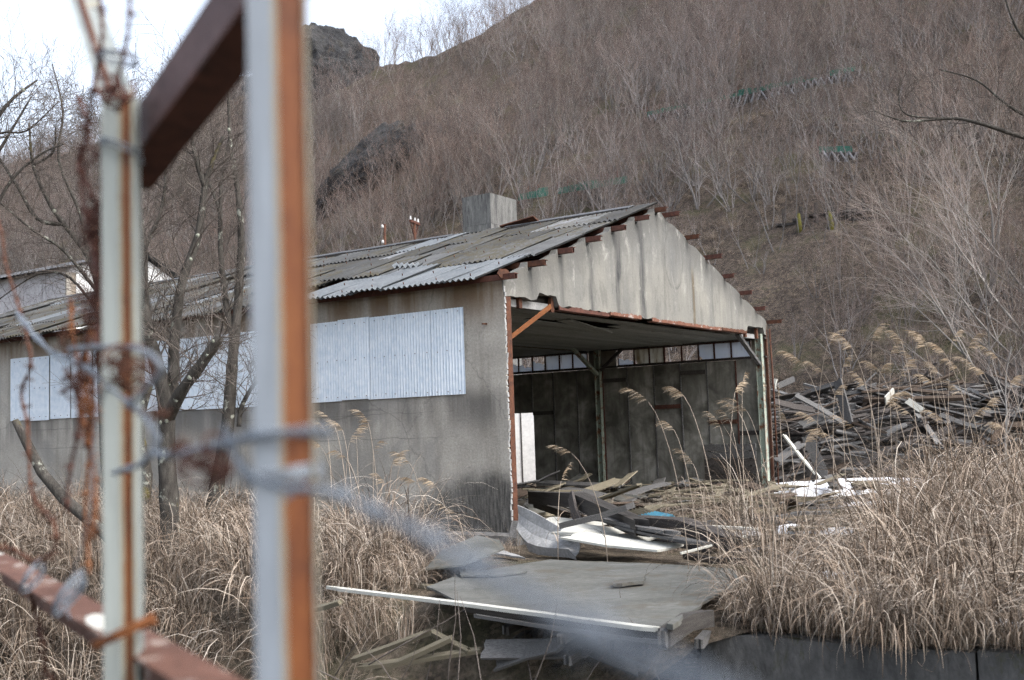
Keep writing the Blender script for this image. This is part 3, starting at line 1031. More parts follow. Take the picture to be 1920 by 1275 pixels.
# ridge cap
y = .55
while y < LEN - .6:
    l_ = 1.5
    mb = MB()
    zt = zr(RIDGE) + .09
    s_ = rnd.uniform(-.012, .012)
    if not 2.9 < y < 4.2:
        mb.prism([(-.24, -.082), (0, 0), (.24, -.082), (.24, -.097), (0, -.016), (-.24, -.097)], lambda a, b, h: Vector((RIDGE + a, y + h, zt + b + s_)), l_ - .03)
        mb.build('ridge_cap', M['ridge'], wh)
        MB().span((RIDGE - .26, y, zt - .16 + s_), (RIDGE - .225, y + l_ - .03, zt - .098 + s_)).build('ridge_batten', M['black'], wh)
    y += l_
MB().bar((RIDGE - .18, 2.75, zr(RIDGE) + .09), (RIDGE - .05, 3.7, zr(RIDGE) + .02), .2, .025, .5).build('ridge_cap', M['rust'], wh)
# loose torn sheet curled on the roof
RSS = roof_sheet(.5, .28, .1, .03, 6, 'roof_metal')
link('roof_sheet', RSS, wh, (1.15, 2.55, zr(1.15) + .09), (.05, -SL, .35))

# dark slatted shutter leaning on the inside of the right wall
sh = empty('slatted_shutter', WL(W - .42, .28, .1), TH)
tag(sh, 'dark board shutter leaning on the inner wall by the right post', 'shutter')
for k in range(6):
    MB().span((-.02 + .02 * k * .3, 0, .02 + k * .175), (.02 + .02 * k * .3, 1.3, .02 + k * .175 + .155)).build('slat', M['wood_grey' if k > 3 else 'wood_dark'], sh)
for y in (.12, 1.1):
    MB().span((.055, y, 0), (.1, y + .07, 1.07)).build('batten', M['wood_dark'], sh)

# white shed seen through the doorway
c = on_z(985, 905, .1)
c = CAM + ray(980, 860) / ray(980, 860).y * 33.5
ws = empty('white_shed', (c.x, c.y, -.1), .06)
tag(ws, 'white panelled shed seen through the dark doorway inside the open building', 'shed')
for k in range(4):
    x0 = -1.6 + .8 * k
    MB().span((x0, 0, 0), (x0 + .78, .06, 3.0)).build('wall_panel', M['far_white'], ws)
    MB().span((x0 - .03, -.03, 0), (x0 + .0, -.005, 3.0)).build('joint_strip', M['wood_dark'], ws)
MB().span((-1.65, .07, 0), (1.65, 2.5, 3.02)).build('shed_body', M['far_grey'], ws)

# ------------------------------------------------------------------ concrete tower, poles, far building
tw = empty('concrete_tower', WL(13.5, 9.55, 0), TH)
tag(tw, 'square concrete shaft rising behind the shed roof', 'tower')
top_z = 8.95
for k in range(9):
    z0 = k * 1.0
    MB().span((0, 0, z0), (1.45 - .004 * (k % 2), 1.08 - .004 * (k % 2), min(z0 + .994, top_z))).build('lift', M['tower'], tw)
MB().span((-.02, .3, 7.1), (.0, .62, 7.5)).build('hatch', M['black'], tw)
MB().tube([(-.05, .15, 7.3), (-.06, .2, 7.75)], .03, 5).build('pipe_stub', M['rust'], tw)

def pole(px, py_top, d, arm, name_label):
    p = at(px, py_top, d)
    e = empty('power_pole', (p.x, p.y, 0), TH + .25)
    tag(e, name_label, 'pole')
    MB().tube([(0, 0, -.6), (0, 0, p.z)], [.055, .042], 8).build('mast', M['rust'], e)
    if arm:
        MB().span((-.34, -.05, p.z - .1), (.34, .03, p.z - .02)).build('crossarm', M['rust_dark'], e)
        MB().bar((0.05, 0, p.z - .5), (.28, 0, p.z - .1), .03, .03).build('arm_brace', M['rust_dark'], e)
        MB().bar((-.05, 0, p.z - .5), (-.28, 0, p.z - .1), .03, .03).build('arm_brace', M['rust_dark'], e)
        for x in (-.28, .04, .28):
            MB().tube([(x, 0, p.z - .02), (x, 0, p.z + .03), (x, 0, p.z + .035), (x, 0, p.z + .08), (x, 0, p.z + .085), (x, 0, p.z + .11)], [.035, .035, .025, .032, .02, .02], 8).build('insulator', M['insulator'], e)
    else:
        MB().bar((0, 0, p.z - .12), (-.2, 0, p.z - .12), .02, .02).build('bracket', M['rust_dark'], e)
        for dz in (.05, .55):
            MB().tube([(-.16, 0, p.z - dz - .12), (-.16, 0, p.z - dz - .06), (-.16, 0, p.z - dz)], [.04, .05, .03], 8).build('insulator', M['insulator'], e)
            MB().bar((0, 0, p.z - dz - .1), (-.16, 0, p.z - dz - .1), .02, .02).build('bracket', M['rust_dark'], e)
pole(777, 414, 34, True, 'rusty pole with a crossarm of three white insulators beyond the roof')
pole(721, 420, 34.5, False, 'thin orange rusty pole with two side insulators beyond the roof')

fb = empty('white_gabled_building', WL(7.3, 22, 0), TH)
tag(fb, 'tall white corrugated building with low gable behind the trees, far left', 'building')
prof = [(0, 0), (6.6, 0), (6.6, 6.15), (2.67, 8.15), (0, 7.35)]
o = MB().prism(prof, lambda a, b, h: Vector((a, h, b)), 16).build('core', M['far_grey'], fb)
fix_normals(o.data)
for k in range(11):
    x0 = .3 + .57 * k
    x1 = x0 + .55
    def zt(x): return 7.35 + .3 * x if x < 2.67 else 8.15 - .509 * (x - 2.67)
    pts = [(x0, 0), (x1, 0), (x1, zt(x1) - .05)] + ([(2.67, 8.1)] if x0 < 2.67 < x1 else []) + [(x0, zt(x0) - .05)]
    mb = MB()
    n = 12
    vs = [Vector((x0 + (x1 - x0) * i / n, -.03 - .018 * (i % 2), 0)) for i in range(n + 1)] + [Vector((x0 + (x1 - x0) * i / n, -.03 - .018 * (i % 2), zt(x0 + (x1 - x0) * i / n) - .05)) for i in range(n + 1)]
    mb.add(vs, [(i, i + 1, n + 2 + i, n + 1 + i) for i in range(n)])
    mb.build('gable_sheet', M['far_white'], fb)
MB().span((-.08, -.07, 0), (.26, .0, 7.2)).build('corner_post', M['wall'], fb)
for k in range(12):
    mb = MB()
    n = 14
    y0 = .05 + 1.3 * k
    vs = [Vector((-.03 - .018 * (i % 2), y0 + 1.28 * i / n, 2)) for i in range(n + 1)] + [Vector((-.03 - .018 * (i % 2), y0 + 1.28 * i / n, 7.1)) for i in range(n + 1)]
    mb.add(vs, [(i + 1, i, n + 1 + i, n + 2 + i) for i in range(n)])
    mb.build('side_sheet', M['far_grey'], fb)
MB().span((-.4, -.1, 4.4), (-.045, 15.9, 4.75)).build('side_canopy', M['black'], fb)
for (xa, za, xb, zb) in ((-.35, 7.32, 2.67, 8.23), (2.67, 8.23, 6.95, 6.05)):
    for k in range(10):
        y0 = -.35 + 1.65 * k
        n = 16
        mb = MB()
        vs = []
        for i in range(n + 1):
            dz = .03 * (i % 2)
            vs += [Vector((xa, y0 + 1.68 * i / n, za + dz)), Vector((xb, y0 + 1.68 * i / n, zb + dz))]
        mb.add(vs, [(2 * i, 2 * i + 1, 2 * i + 3, 2 * i + 2) for i in range(n)])
        mb.build('roof_sheet', M['ridge'], fb)

# ------------------------------------------------------------------ hillside: crags, nets, crib walls
def crag(px, py, d, size, seed, label, rot=(0, 0, 0), sink=0.):
    import bmesh
    b = bmesh.new()
    bmesh.ops.create_icosphere(b, subdivisions=6, radius=1)
    for v in b.verts:
        c = v.co.copy()
        k = 1 + .17 * noise.fractal(c * 1.3 + Vector((seed, 0, 0)), 1., 2., 5)
        rg = abs(noise.noise(Vector((c.x * 3.2 + seed, c.y * 3.2, c.z * .9))))
        k += .16 * (.3 - rg) + .045 * noise.fractal(c * 7 + Vector((0, seed, 0)), .8, 2.1, 4)
        k += .04 * math.floor(c.z * 5 + .6 * noise.noise(c * 2)) * 0
        v.co = Vector((c.x * size[0], c.y * size[1], c.z * size[2])) * k
    me = bpy.data.meshes.new('rock_crag')
    b.to_mesh(me); b.free()
    me.materials.append(M['rock'])
    p = at(px, py, d)
    o = link('rock_crag', me, None, p, rot)
    tag(o, label, 'rock')
    return o
ycr = crest_y(-.17)
crag(600, 172, ycr - 6, (6.6, 5.0, 6.6), 3.1, 'dark bare rock crag standing on the skyline behind the fence post')
crag(455, 205, crest_y(-.25) - 1, (5.5, 4, 3.4), 8.4, 'lower dark rock shoulder on the skyline, left of the crag')
p = hill_hit(700, 330)
crag(690, 322, p.y - .9, (4.6, 2.6, 1.7), 5.2, 'mossy dark rock outcrop on the slope above the roof', (0, -.75, .2))
p = hill_hit(790, 262)
crag(785, 262, p.y - .6, (2.4, 1.8, 1.1), 9.7, 'small ledge of rock at the top of the outcrop', (0, -.2, .3))

def net_wall(p0, p1, n, hh, label, label2):
    pts = []
    for k in range(n + 1):
        t = k / n
        pts.append(hill_hit(p0[0] + (p1[0] - p0[0]) * t, p0[1] + (p1[1] - p0[1]) * t))
    e = empty('green_net_fence', pts[0])
    tag(e, label, 'fence', 'green nets on the hillside')
    base = pts[0]
    for k in range(n):
        a, b = pts[k] - base, pts[k + 1] - base
        mb = MB()
        sl = .22 * nz(k * 2.2, p0[0])
        if rnd.random() < .12: continue
        q = [a + Vector((0, -.5, -.1)), b + Vector((0, -.5, -.1)), b + Vector((0, -.45, .26 + sl)), a + Vector((0, -.45, .26 + sl))]
        mb.add(q + [x + Vector((0, .02, 0)) for x in q], [(0, 1, 2, 3), (7, 6, 5, 4), (3, 2, 6, 7), (0, 4, 5, 1)])
        mb.build('net_panel', M['net'], e)
        MB().tube([a + Vector((0, -.4, -1)), a + Vector((0, -.4, .6))], .035, 5).build('post', M['rust_dark'], e)
    if hh:
        c = empty('crib_wall', pts[0])
        tag(c, label2, 'wall', 'crib walls on the hillside')
        bars = MB()
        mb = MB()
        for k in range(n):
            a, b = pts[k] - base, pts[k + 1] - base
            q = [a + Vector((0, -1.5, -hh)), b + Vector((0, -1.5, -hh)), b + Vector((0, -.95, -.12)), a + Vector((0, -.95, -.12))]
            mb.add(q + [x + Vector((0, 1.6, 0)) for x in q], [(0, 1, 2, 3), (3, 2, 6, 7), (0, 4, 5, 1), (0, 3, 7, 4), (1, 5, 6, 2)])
            L = (b - a).length
            m_ = max(2, int(L / .45))
            for j in range(m_):
                s0 = a + (b - a) * (j / m_)
                s1 = a + (b - a) * ((j + 1) / m_)
                for z0, z1 in ((-hh, -hh * .56), (-hh * .56, -.12)):
                    if rnd.random() < .8: bars.bar(s0 + Vector((0, -1.0 + .33 * z0, z0)), s1 + Vector((0, -1.0 + .33 * z1, z1)), .06, .06)
                    if rnd.random() < .8: bars.bar(s0 + Vector((0, -1.05 + .33 * z1, z1)), s1 + Vector((0, -1.05 + .33 * z0, z0)), .06, .06)
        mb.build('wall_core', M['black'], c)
        bars.build('lattice', M['crib'], c)['kind'] = 'stuff'
net_wall((1212, 222), (1600, 138), 16, 1.7, 'longest green net strip, sloping across the upper right hillside', 'long grey lattice crib wall below the upper green net')
net_wall((1530, 290), (1592, 291), 2, 1.6, 'short level green net strip on the right hillside', 'short mossy lattice crib wall below the short green net')
net_wall((972, 376), (1175, 343), 11, 0, 'green net strip just above the shed roof beside the concrete tower', '')

# old timber revetment under the short net
e = empty('timber_revetment', hill_hit(1560, 430))
tag(e, 'dark collapsed timber revetment behind two yellow mossy trunks', 'revetment')
pb = hill_hit(1560, 430)
for k in range(6):
    p = hill_hit(1470 + 31 * k + 12 * nz(k * 3.1), 424 - 3 * k) - pb
    MB().bar(p + Vector((0, -.1, -.3)), p + Vector((.25 * nz(k, 3), .0, .7 + .5 * abs(nz(k * 1.7, 9)))), .12, .1).build('stake', M['wood_dark'], e)
for k in range(3):
    a = hill_hit(1455 + 30 * k, 428 - 9 * k) - pb
    b = hill_hit(1640 - 25 * (k % 2), 415 - 10 * k) - pb
    MB().bar(a + Vector((0, -.15, .1)), b + Vector((0, -.15, .1)), .14, .1).build('rail', M['wood_dark'], e)

# ------------------------------------------------------------------ trees
def perp(d, r):
    a = Vector((r.gauss(0, 1), r.gauss(0, 1), r.gauss(0, 1)))
    a -= d * a.dot(d)
    return a.normalized() if a.length > 1e-4 else Vector((1, 0, 0))
def grow(mb, p, d, L, rad, lev, r, spread=.6, up=.25, nseg=4, kids=4, wig=.15, tips=None, minr=.0016):
    """one branch and everything that grows from it"""
    pts, rr = [p.copy()], [rad]
    d = d.normalized()
    for k in range(nseg):
        d = (d + perp(d, r) * wig + Vector((0, 0, up * .25))).normalized()
        p = p + d * (L / nseg)
        pts.append(p.copy())
        rr.append(max(minr, rad * (1 - .8 * (k + 1) / nseg)))
    mb.t = {3: .0, 2: .35, 1: .7, 0: 1.}.get(lev, 0.)
    mb.tube(pts, rr, 5 if lev >= 3 else 3, cap=False)
    if tips is not None and lev == 0: tips.append(pts[-1])
    if lev == 0: return
    for k in range(kids):
        t = .25 + .75 * (k + r.random()) / kids
        i = min(nseg - 1, int(t * nseg))
        f = t * nseg - i
        q = pts[i].lerp(pts[i + 1], min(1, f))
        dd = (pts[i + 1] - pts[i]).normalized()
        nd = (dd + perp(dd, r) * spread * r.uniform(.7, 1.3) + Vector((0, 0, up))).normalized()
        grow(mb, q, nd, L * r.uniform(.38, .62), max(minr, rr[i] * .6), lev - 1, r, spread, up, max(2, nseg - 1), kids if lev > 2 else max(2, kids - 1), wig, tips, minr)

def hill_tree(seed, stems, H, lean, kids=4):
    r = random.Random(seed)
    mb = MB()
    for k in range(stems):
        an = r.random() * 6.28
        l = lean * r.uniform(.3, 1.2)
        d = Vector((math.cos(an) * l, math.sin(an) * l, 1))
        grow(mb, Vector((math.cos(an) * .08, math.sin(an) * .08, -.15)), d, H * r.uniform(.7, 1.05), .03 * r.uniform(.7, 1.2), 3, r, .7, .2, 5, kids, .13, None, .0042)
    return mb.mesh('bare_tree', M['hill_tree'])
HT = [hill_tree(11 + i, s, h, l, k) for i, (s, h, l, k) in enumerate(((3, 3.3, .35, 4), (4, 2.9, .5, 4), (2, 3.8, .25, 4), (5, 2.3, .6, 3), (2, 3.9, .2, 4), (3, 2.8, .45, 4), (5, 2.0, .7, 3)))]
print('hill tree tris', [sum(len(p.vertices) - 2 for p in q.polygons) for q in HT])

HTR = []
for q_ in HT:
    q2 = q_.copy()
    q2.materials.clear()
    q2.materials.append(M['hill_tree_red'])
    HTR.append(q2)
def scatter(name, label, pts, sources, mats=None, kind='stuff'):
    """pts: (location, euler, scale, index); real instances of the source meshes in one object"""
    src = bpy.data.collections.new(name + '_source')
    for i, me in enumerate(sources):
        o = bpy.data.objects.new('%s_%02d' % (name, i), me)
        src.objects.link(o)
    me = bpy.data.meshes.new(name)
    me.from_pydata([p[0] for p in pts], [], [])
    a = me.attributes.new('rot', 'FLOAT_VECTOR', 'POINT')
    a.data.foreach_set('vector', [c for p in pts for c in p[1]])
    a = me.attributes.new('scl', 'FLOAT', 'POINT')
    a.data.foreach_set('value', [p[2] for p in pts])
    a = me.attributes.new('idx', 'INT', 'POINT')
    a.data.foreach_set('value', [p[3] for p in pts])
    g = bpy.data.node_groups.new(name + '_nodes', 'GeometryNodeTree')
    g.interface.new_socket('Geometry', in_out='INPUT', socket_type='NodeSocketGeometry')
    g.interface.new_socket('Geometry', in_out='OUTPUT', socket_type='NodeSocketGeometry')
    N = g.nodes.new
    gi, go = N('NodeGroupInput'), N('NodeGroupOutput')
    iop = N('GeometryNodeInstanceOnPoints')
    ci = N('GeometryNodeCollectionInfo')
    ci.inputs['Collection'].default_value = src
    ci.inputs['Separate Children'].default_value = True
    ci.inputs['Reset Children'].default_value = True
    def na(nm, ty):
        q = N('GeometryNodeInputNamedAttribute')
        q.data_type = ty
        q.inputs['Name'].default_value = nm
        return [s for s in q.outputs if s.enabled and s.name == 'Attribute'][0]
    er = N('FunctionNodeEulerToRotation')
    L = g.links.new
    L(gi.outputs[0], iop.inputs['Points'])
    L(ci.outputs[0], iop.inputs['Instance'])
    iop.inputs['Pick Instance'].default_value = True
    L(na('idx', 'INT'), iop.inputs['Instance Index'])
    L(na('rot', 'FLOAT_VECTOR'), er.inputs[0])
    L(er.outputs[0], iop.inputs['Rotation'])
    L(na('scl', 'FLOAT'), iop.inputs['Scale'])
    L(iop.outputs[0], go.inputs[0])
    o = link(name, me)
    md = o.modifiers.new('scatter', 'NODES')
    md.node_group = g
    tag(o, label, None, None, kind)
    return o

pts = []
r = random.Random(3)
tries = 0
while len(pts) < 3600 and tries < 60000:
    tries += 1
    y = 26 + 120 * r.random()
    x = r.uniform(-.62, .62) * y
    if r.random() > (y / 120) ** .3: continue
    a = x / y
    s = .557 * x + .83 * y - FOOT
    if s < 1.5 or y > crest_y(a) + 1.5: continue
    dens = .55 + .9 * fbm(x * .05, y * .05, 4., 3)
    if .14 < a < .31 and s < 9: dens *= .3
    if a >= .31: dens = dens * .7 + .3
    if s < 6: dens *= .5
    if -.225 < a < -.135 and y > crest_y(a) - 12: continue
    if -.172 < a < -.085 and 62 < y < 79 and r.random() < .45: continue
    if r.random() > dens: continue
    red = 7 if fbm(x * .07, y * .07, 11., 3) + r.gauss(0, .12) > .1 else 0
    big = 1 + .35 * fbm(x * .06, y * .06, 21., 2)
    pts.append((Vector((x, y, hill_z(x, y))), (r.uniform(-.18, .18), r.uniform(-.18, .18), r.random() * 6.28), r.uniform(.6, 1.3) * big * (1 if s > 14 else .75), r.randrange(7) + red))
for k in range(22):                       # brush close in front of the lower net
    p = hill_hit(r.uniform(960, 1260), r.uniform(350, 400))
    pts.append((Vector((p.x, p.y - 1.2, hill_z(p.x, p.y - 1.2))), (r.uniform(-.15, .15), r.uniform(-.15, .15), r.random() * 6.28), r.uniform(.5, .9), r.randrange(14)))
scatter('hillside_wood', 'bare winter scrub and saplings covering the hillside', pts, HT + HTR)

# skyline trees, each its own object
SK = [hill_tree(91 + i, s, h, l, 4) for i, (s, h, l) in enumerate(((2, 3.4, .22), (3, 3.0, .3), (1, 3.8, .1), (2, 2.8, .3)))]
for me in SK: me.name = 'skyline_tree'
for i, px in enumerate((724, 752, 770, 784, 803, 822, 838, 852, 868, 884, 897, 912, 926, 940, 955, 968, 982, 998)):
    a = (px - 960) / F_PX
    y = crest_y(a) + rnd.uniform(-.6, 1.)
    x = a * y
    o = link('skyline_tree', SK[i % 4], None, (x, y, hill_z(x, y) - .1), (0, 0, rnd.random() * 6), [rnd.uniform(.75, 1.15) * (.7 if px < 745 else 1)] * 3)
    tag(o, 'bare grey tree standing in the row along the saddle of the skyline', 'tree', 'bare trees along the skyline')

# distinct saplings on the lower slope
r = random.Random(21)
for i, (px, py, k, sc_, lb) in enumerate((
        (1455, 470, 2, 1.0, 'bare sapling on the slope just right of the gable, near its peak'),
        (1500, 436, 4, 1.1, 'bare tree with yellow moss at the foot, left one of the mossy pair'),
        (1560, 432, 4, 1.2, 'bare tree with yellow moss at the foot, right one of the mossy pair'),
        (1530, 560, 5, .6, 'thin bare sapling alone on the open leaf litter slope'),
        (1408, 505, 2, .7, 'thin bare sapling rising close behind the right roof slope'),
        (1585, 640, 5, .5, 'small bare sapling low on the slope above the timber heap'),
        (1040, 400, 0, 1.1, 'bare bush just behind the roof, right of the concrete tower'),
        (1115, 390, 1, 1.1, 'spreading bare bush behind the roof ridge'),
        (640, 470, 1, .9, 'bare bush beyond the far end of the roof, left of the poles'),
        (690, 455, 5, .9, 'bare bush behind the thin rusty pole'),
        (820, 430, 0, .9, 'bare bush between the crossarm pole and the concrete tower'))):
    p = hill_hit(px, py)
    t = empty('bare_tree', p, r.random() * 6)
    tag(t, lb, 'tree')
    c = link('branches', HT[k], t, (0, 0, 0), None, [sc_] * 3)
    if 'yellow' in lb:
        MB().tube([(0, 0, -.2), (.05, 0, .35), (.12, .02, .75)], [.13, .10, .06], 8).build('mossy_trunk', M['moss_bark'], t)

# near trees at the left: limbs as they stand, twigs grown from them
def limb_tree(name, label, d0, limbs, seed, base, twig_len=.55, lich=6, kids=4, lev=2, dens=1.):
    r = random.Random(seed)
    t = empty(name, base)
    tag(t, label, 'tree')
    tw = MB()
    for li, (pts, ra, rb) in enumerate(limbs):
        w_ = [at(px, py, d0 + dd) - Vector(base) for px, py, dd in pts]
        # subdivide and roughen
        sm = []
        for i in range(len(w_) - 1):
            for k in range(4):
                f = k / 4
                p0, p1, p2, p3 = w_[max(0, i - 1)], w_[i], w_[i + 1], w_[min(len(w_) - 1, i + 2)]
                q = .5 * ((2 * p1) + (p2 - p0) * f + (2 * p0 - 5 * p1 + 4 * p2 - p3) * f * f + (3 * p1 - p0 - 3 * p2 + p3) * f ** 3)
                sm.append(q + Vector((nz(i * 4 + k, seed, li), nz(seed, i * 4 + k, li), 0)) * .025)
        sm.append(w_[-1])
        n = len(sm)
        rr = [ra + (rb - ra) * i / (n - 1) for i in range(n)]
        rr = [q * (1 + .14 * nz(i * .9, li * 5 + seed)) for i, q in enumerate(rr)]
        mb = MB().tube(sm, rr, 9 if ra > .03 else 6)
        mb.build('trunk' if li == 0 else 'limb', M['bark'], t)
        for i in range(2, n):
            if sm[i].z + base[2] < 1.9: continue
            k_ = (1.6 if ra < .04 else .7) * dens
            while r.random() < k_:
                k_ -= 1
                dd = (sm[i] - sm[i - 1]).normalized()
                nd = (dd * .5 + perp(dd, r) + Vector((0, 0, .35))).normalized()
                grow(tw, sm[i], nd, twig_len * r.uniform(.5, 1.4), max(.004, min(.012, rr[i] * .3)), lev, r, .75, .12, 4, kids, .22, None, .0022)
        if li == 0 or ra > .06:
            for k in range((lich + 1) // 2):
                i = r.randrange(1, n - 1)
                p = sm[i] + Vector((r.uniform(-.6, .6), -1, r.uniform(-.2, .2))).normalized() * rr[i] * .98
                s_ = r.uniform(.012, .034)
                lm = MB()
                m_ = 9
                ring = [p + Vector((math.cos(q * 6.283 / m_), -.12, math.sin(q * 6.283 / m_) * 1.2)) * s_ * (1 + .3 * nz(q * 2.1, k, i)) for q in range(m_)]
                bk = [q + Vector((0, .03, 0)) for q in ring]
                lm.add([p + Vector((0, -.02, 0))] + ring + bk, [(0, (q + 1) % m_ + 1, q + 1) for q in range(m_)] + [(q + 1, (q + 1) % m_ + 1, (q + 1) % m_ + 1 + m_, q + 1 + m_) for q in range(m_)])
                lm.build('lichen_patch', M['lichen'], t)
    tw.build('twigs', M['twig'], t)
    return t
b1 = on_z(318, 1085)
limb_tree('lichened_tree', 'lichen spotted tree with a thick cut limb, between the two fence posts', b1.y, [
    ([(318, 1088, 0), (318, 960, 0), (312, 850, 0), (312, 770, 0), (296, 690, 0), (276, 620, 0), (268, 540, .1), (268, 450, .1)], .13, .06),
    ([(313, 790, 0), (325, 700, .1), (327, 640, .1), (341, 532, .1), (371, 442, .2), (384, 351, .2), (396, 310, .3), (419, 255, .3)], .085, .022),
    ([(384, 351, .2), (369, 301, .2), (360, 255, .2), (372, 200, .3)], .04, .014),
    ([(315, 785, 0), (340, 735, -.3), (380, 680, -.5), (412, 632, -.6)], .085, .06),
    ([(268, 450, .1), (262, 400, .2), (240, 330, .2), (215, 270, .2), (190, 230, .2)], .035, .012),
    ([(268, 470, .1), (300, 400, .2), (310, 330, .2), (300, 260, .2)], .03, .01),
], 5, b1, .8, 9, 5, dens=2.4)
b2 = on_z(272, 1040)
limb_tree('forked_tree', 'dark slim trunk just left of the lichen spotted tree', b2.y, [
    ([(285, 1040, 0), (270, 960, 0), (276, 890, 0), (262, 800, 0), (280, 720, 0)], .1, .06),
], 9, b2, .4, 4)
b3 = on_z(400, 1030)
limb_tree('rough_barked_tree', 'rough dark tree with two stems beside the big grey post', b3.y, [
    ([(392, 1030, 0), (405, 920, 0), (425, 810, 0), (432, 730, 0), (438, 650, 0), (447, 560, .1), (452, 450, .1), (446, 360, .1), (432, 270, .2), (428, 170, .2)], .13, .02),
    ([(438, 640, 0), (424, 570, .1), (414, 480, .1), (413, 400, .1), (416, 330, .2), (432, 250, .2)], .06, .018),
    ([(448, 800, 0), (452, 765, 0), (470, 730, -.1), (482, 715, -.1)], .04, .03),
    ([(413, 400, .1), (395, 350, .1), (372, 310, .2), (352, 280, .2)], .03, .01),
], 13, b3, .75, 5, 5, dens=2.2)
b4 = on_z(215, 1010)
limb_tree('leaning_tree', 'bare spreading tree behind the narrow fence post', b4.y, [
    ([(205, 1010, 0), (200, 880, 0), (192, 720, 0), (190, 600, 0), (185, 540, 0), (165, 480, 0), (120, 420, .1), (95, 385, .1), (62, 310, .2), (55, 230, .2)], .11, .018),
    ([(120, 420, .1), (70, 410, .1), (30, 345, .1), (-20, 270, .2), (-70, 200, .2)], .045, .012),
    ([(165, 480, 0), (150, 400, .1), (110, 300, .1), (118, 210, .1), (98, 120, .2)], .04, .01),
    ([(185, 550, 0), (120, 470, -.3), (60, 430, -.4), (0, 380, -.5), (-60, 330, -.5)], .035, .01),
    ([(62, 310, .2), (100, 285, .2), (104, 240, .2)], .03, .014),
    ([(188, 590, 0), (130, 520, .3), (70, 515, .4), (0, 560, .4)], .03, .01),
], 17, b4, .8, 5, dens=2.2)
b5 = on_z(-140, 1030)
limb_tree('bare_tree', 'bare tree whose fine branches reach in at the upper left edge', b5.y - 1, [
    ([(-150, 1030, 0), (-145, 800, 0), (-120, 600, 0), (-80, 420, 0), (-40, 290, 0), (10, 200, 0), (70, 150, .2)], .12, .014),
    ([(-80, 420, 0), (-30, 330, 0), (30, 230, 0), (60, 180, 0)], .04, .01),
    ([(-40, 290, 0), (0, 250, .2), (50, 245, .2), (110, 190, .2)], .03, .008),
    ([(-100, 520, 0), (-30, 430, .2), (20, 340, .2), (75, 290, .2), (120, 270, .2)], .04, .01),
], 23, b5, .85, 3, dens=2.4)
# fallen log leaning in the grass
mb = MB()
lp = [at(28, 788, 12.6), at(50, 830, 12.6), at(78, 885, 12.5), at(120, 935, 12.4), (at(192, 996, 12.3)), at(215, 1020, 12.2)]
mb.tube(lp, [.04, .055, .06, .065, .065, .06], 9)
tag(mb.build('fallen_log', M['bark']), 'broken lichened log leaning in the grass before the long wall', 'log')

# right-hand trees
def free_tree(name, label, base, d, L, rad, seed, kids, spread, up, lev=3, group=None, mat='sapling', stems=1, wig=.14, minr=.003):
    r = random.Random(seed)
    t = empty(name, base)
    tag(t, label, 'tree', group)
    mb = MB()
    for k in range(stems):
        dd = Vector(d) + perp(Vector((0, 0, 1)), r) * (.25 if k else 0)
        grow(mb, Vector((0, 0, -.1)), dd, L * (1 if k == 0 else r.uniform(.6, .9)), rad * (1 if k == 0 else .8), lev, r, spread, up, 6, kids, wig, None, minr)
    mb.build('branches', M[mat], t)
    return t
bb = on_z(1888, 925)
free_tree('shrub', 'orange stemmed bare shrub in the grass at the right edge', (bb.x, bb.y, 0), (-.05, 0, 1), 3.3, .035, 31, 6, .75, .2)
bb = on_z(1960, 880)
free_tree('bare_tree', 'pale bare tree spreading leftwards over the timber heap', (bb.x, bb.y, 0), (-.55, 0, 1), 6.6, .075, 33, 6, .8, .05, 3, None, 'sapling', 2)
bb = on_z(1990, 850)
free_tree('bare_tree', 'taller pale bare tree behind, at the right edge above the heap', (bb.x, bb.y, 0), (-.25, .1, 1), 9., .09, 37, 6, .7, .1, 3, None, 'sapling', 3)
bb = hill_hit(1790, 640)
free_tree('shrub', 'bare shrub at the foot of the slope right of the open ground', bb, (.0, -.2, 1), 3.6, .04, 41, 6, .8, .12, 3, None, 'sapling', 3)
bb = hill_hit(1700, 600)
free_tree('shrub', 'low bare shrub with long arching branches on the lower slope', bb, (.2, -.3, .8), 2.8, .03, 43, 5, .8, .05, 3, None, 'sapling', 3)
bb = hill_hit(1860, 560)
free_tree('bare_tree', 'bare tree crowding the right edge half way up the slope', bb, (-.1, -.1, 1), 5.5, .06, 47, 6, .65, .15, 3, None, 'sapling', 3)
for k, (px, py, ln, lean, lb) in enumerate(((1930, 700, 5.0, -.9, 'pale bare sapling arching left above the heap, lowest of three'), (1935, 640, 5.5, -.8, 'pale bare sapling arching left above the heap, middle of three'), (1940, 560, 6.0, -.7, 'pale bare sapling arching left above the heap, highest of three'))):
    bb = hill_hit(px, py)
    free_tree('sapling', lb, bb, (lean, -.25, .8), ln, .045, 61 + k, 6, .6, .08, 3, 'arching saplings at the right edge', 'sapling', 2, .1, .0042)
limb_tree('overhanging_tree', 'near bare tree beyond the right edge whose boughs reach into view', 13., [
    ([(2140, 1150, 0), (2120, 800, 0), (2080, 500, 0), (2040, 330, 0), (2000, 200, 0), (1960, 60, 0)], .14, .05),
    ([(2040, 330, 0), (1980, 275, 0), (1920, 258, 0), (1840, 232, 0), (1790, 222, .1), (1730, 226, .1), (1690, 226, .1), (1640, 208, .1)], .035, .008),
    ([(2000, 240, 0), (1930, 220, .2), (1880, 190, .2), (1830, 150, .3), (1760, 130, .3)], .025, .007),
    ([(1960, 60, 0), (1925, 75, .1), (1900, 40, .1), (1880, -20, .1)], .025, .01),
    ([(1790, 222, .1), (1700, 215, .1), (1685, 175, .1), (1690, 145, .1)], .012, .005),
], 51, (at(2140, 1150, 13.).x, 13., 0.), .5, 0, dens=.55)

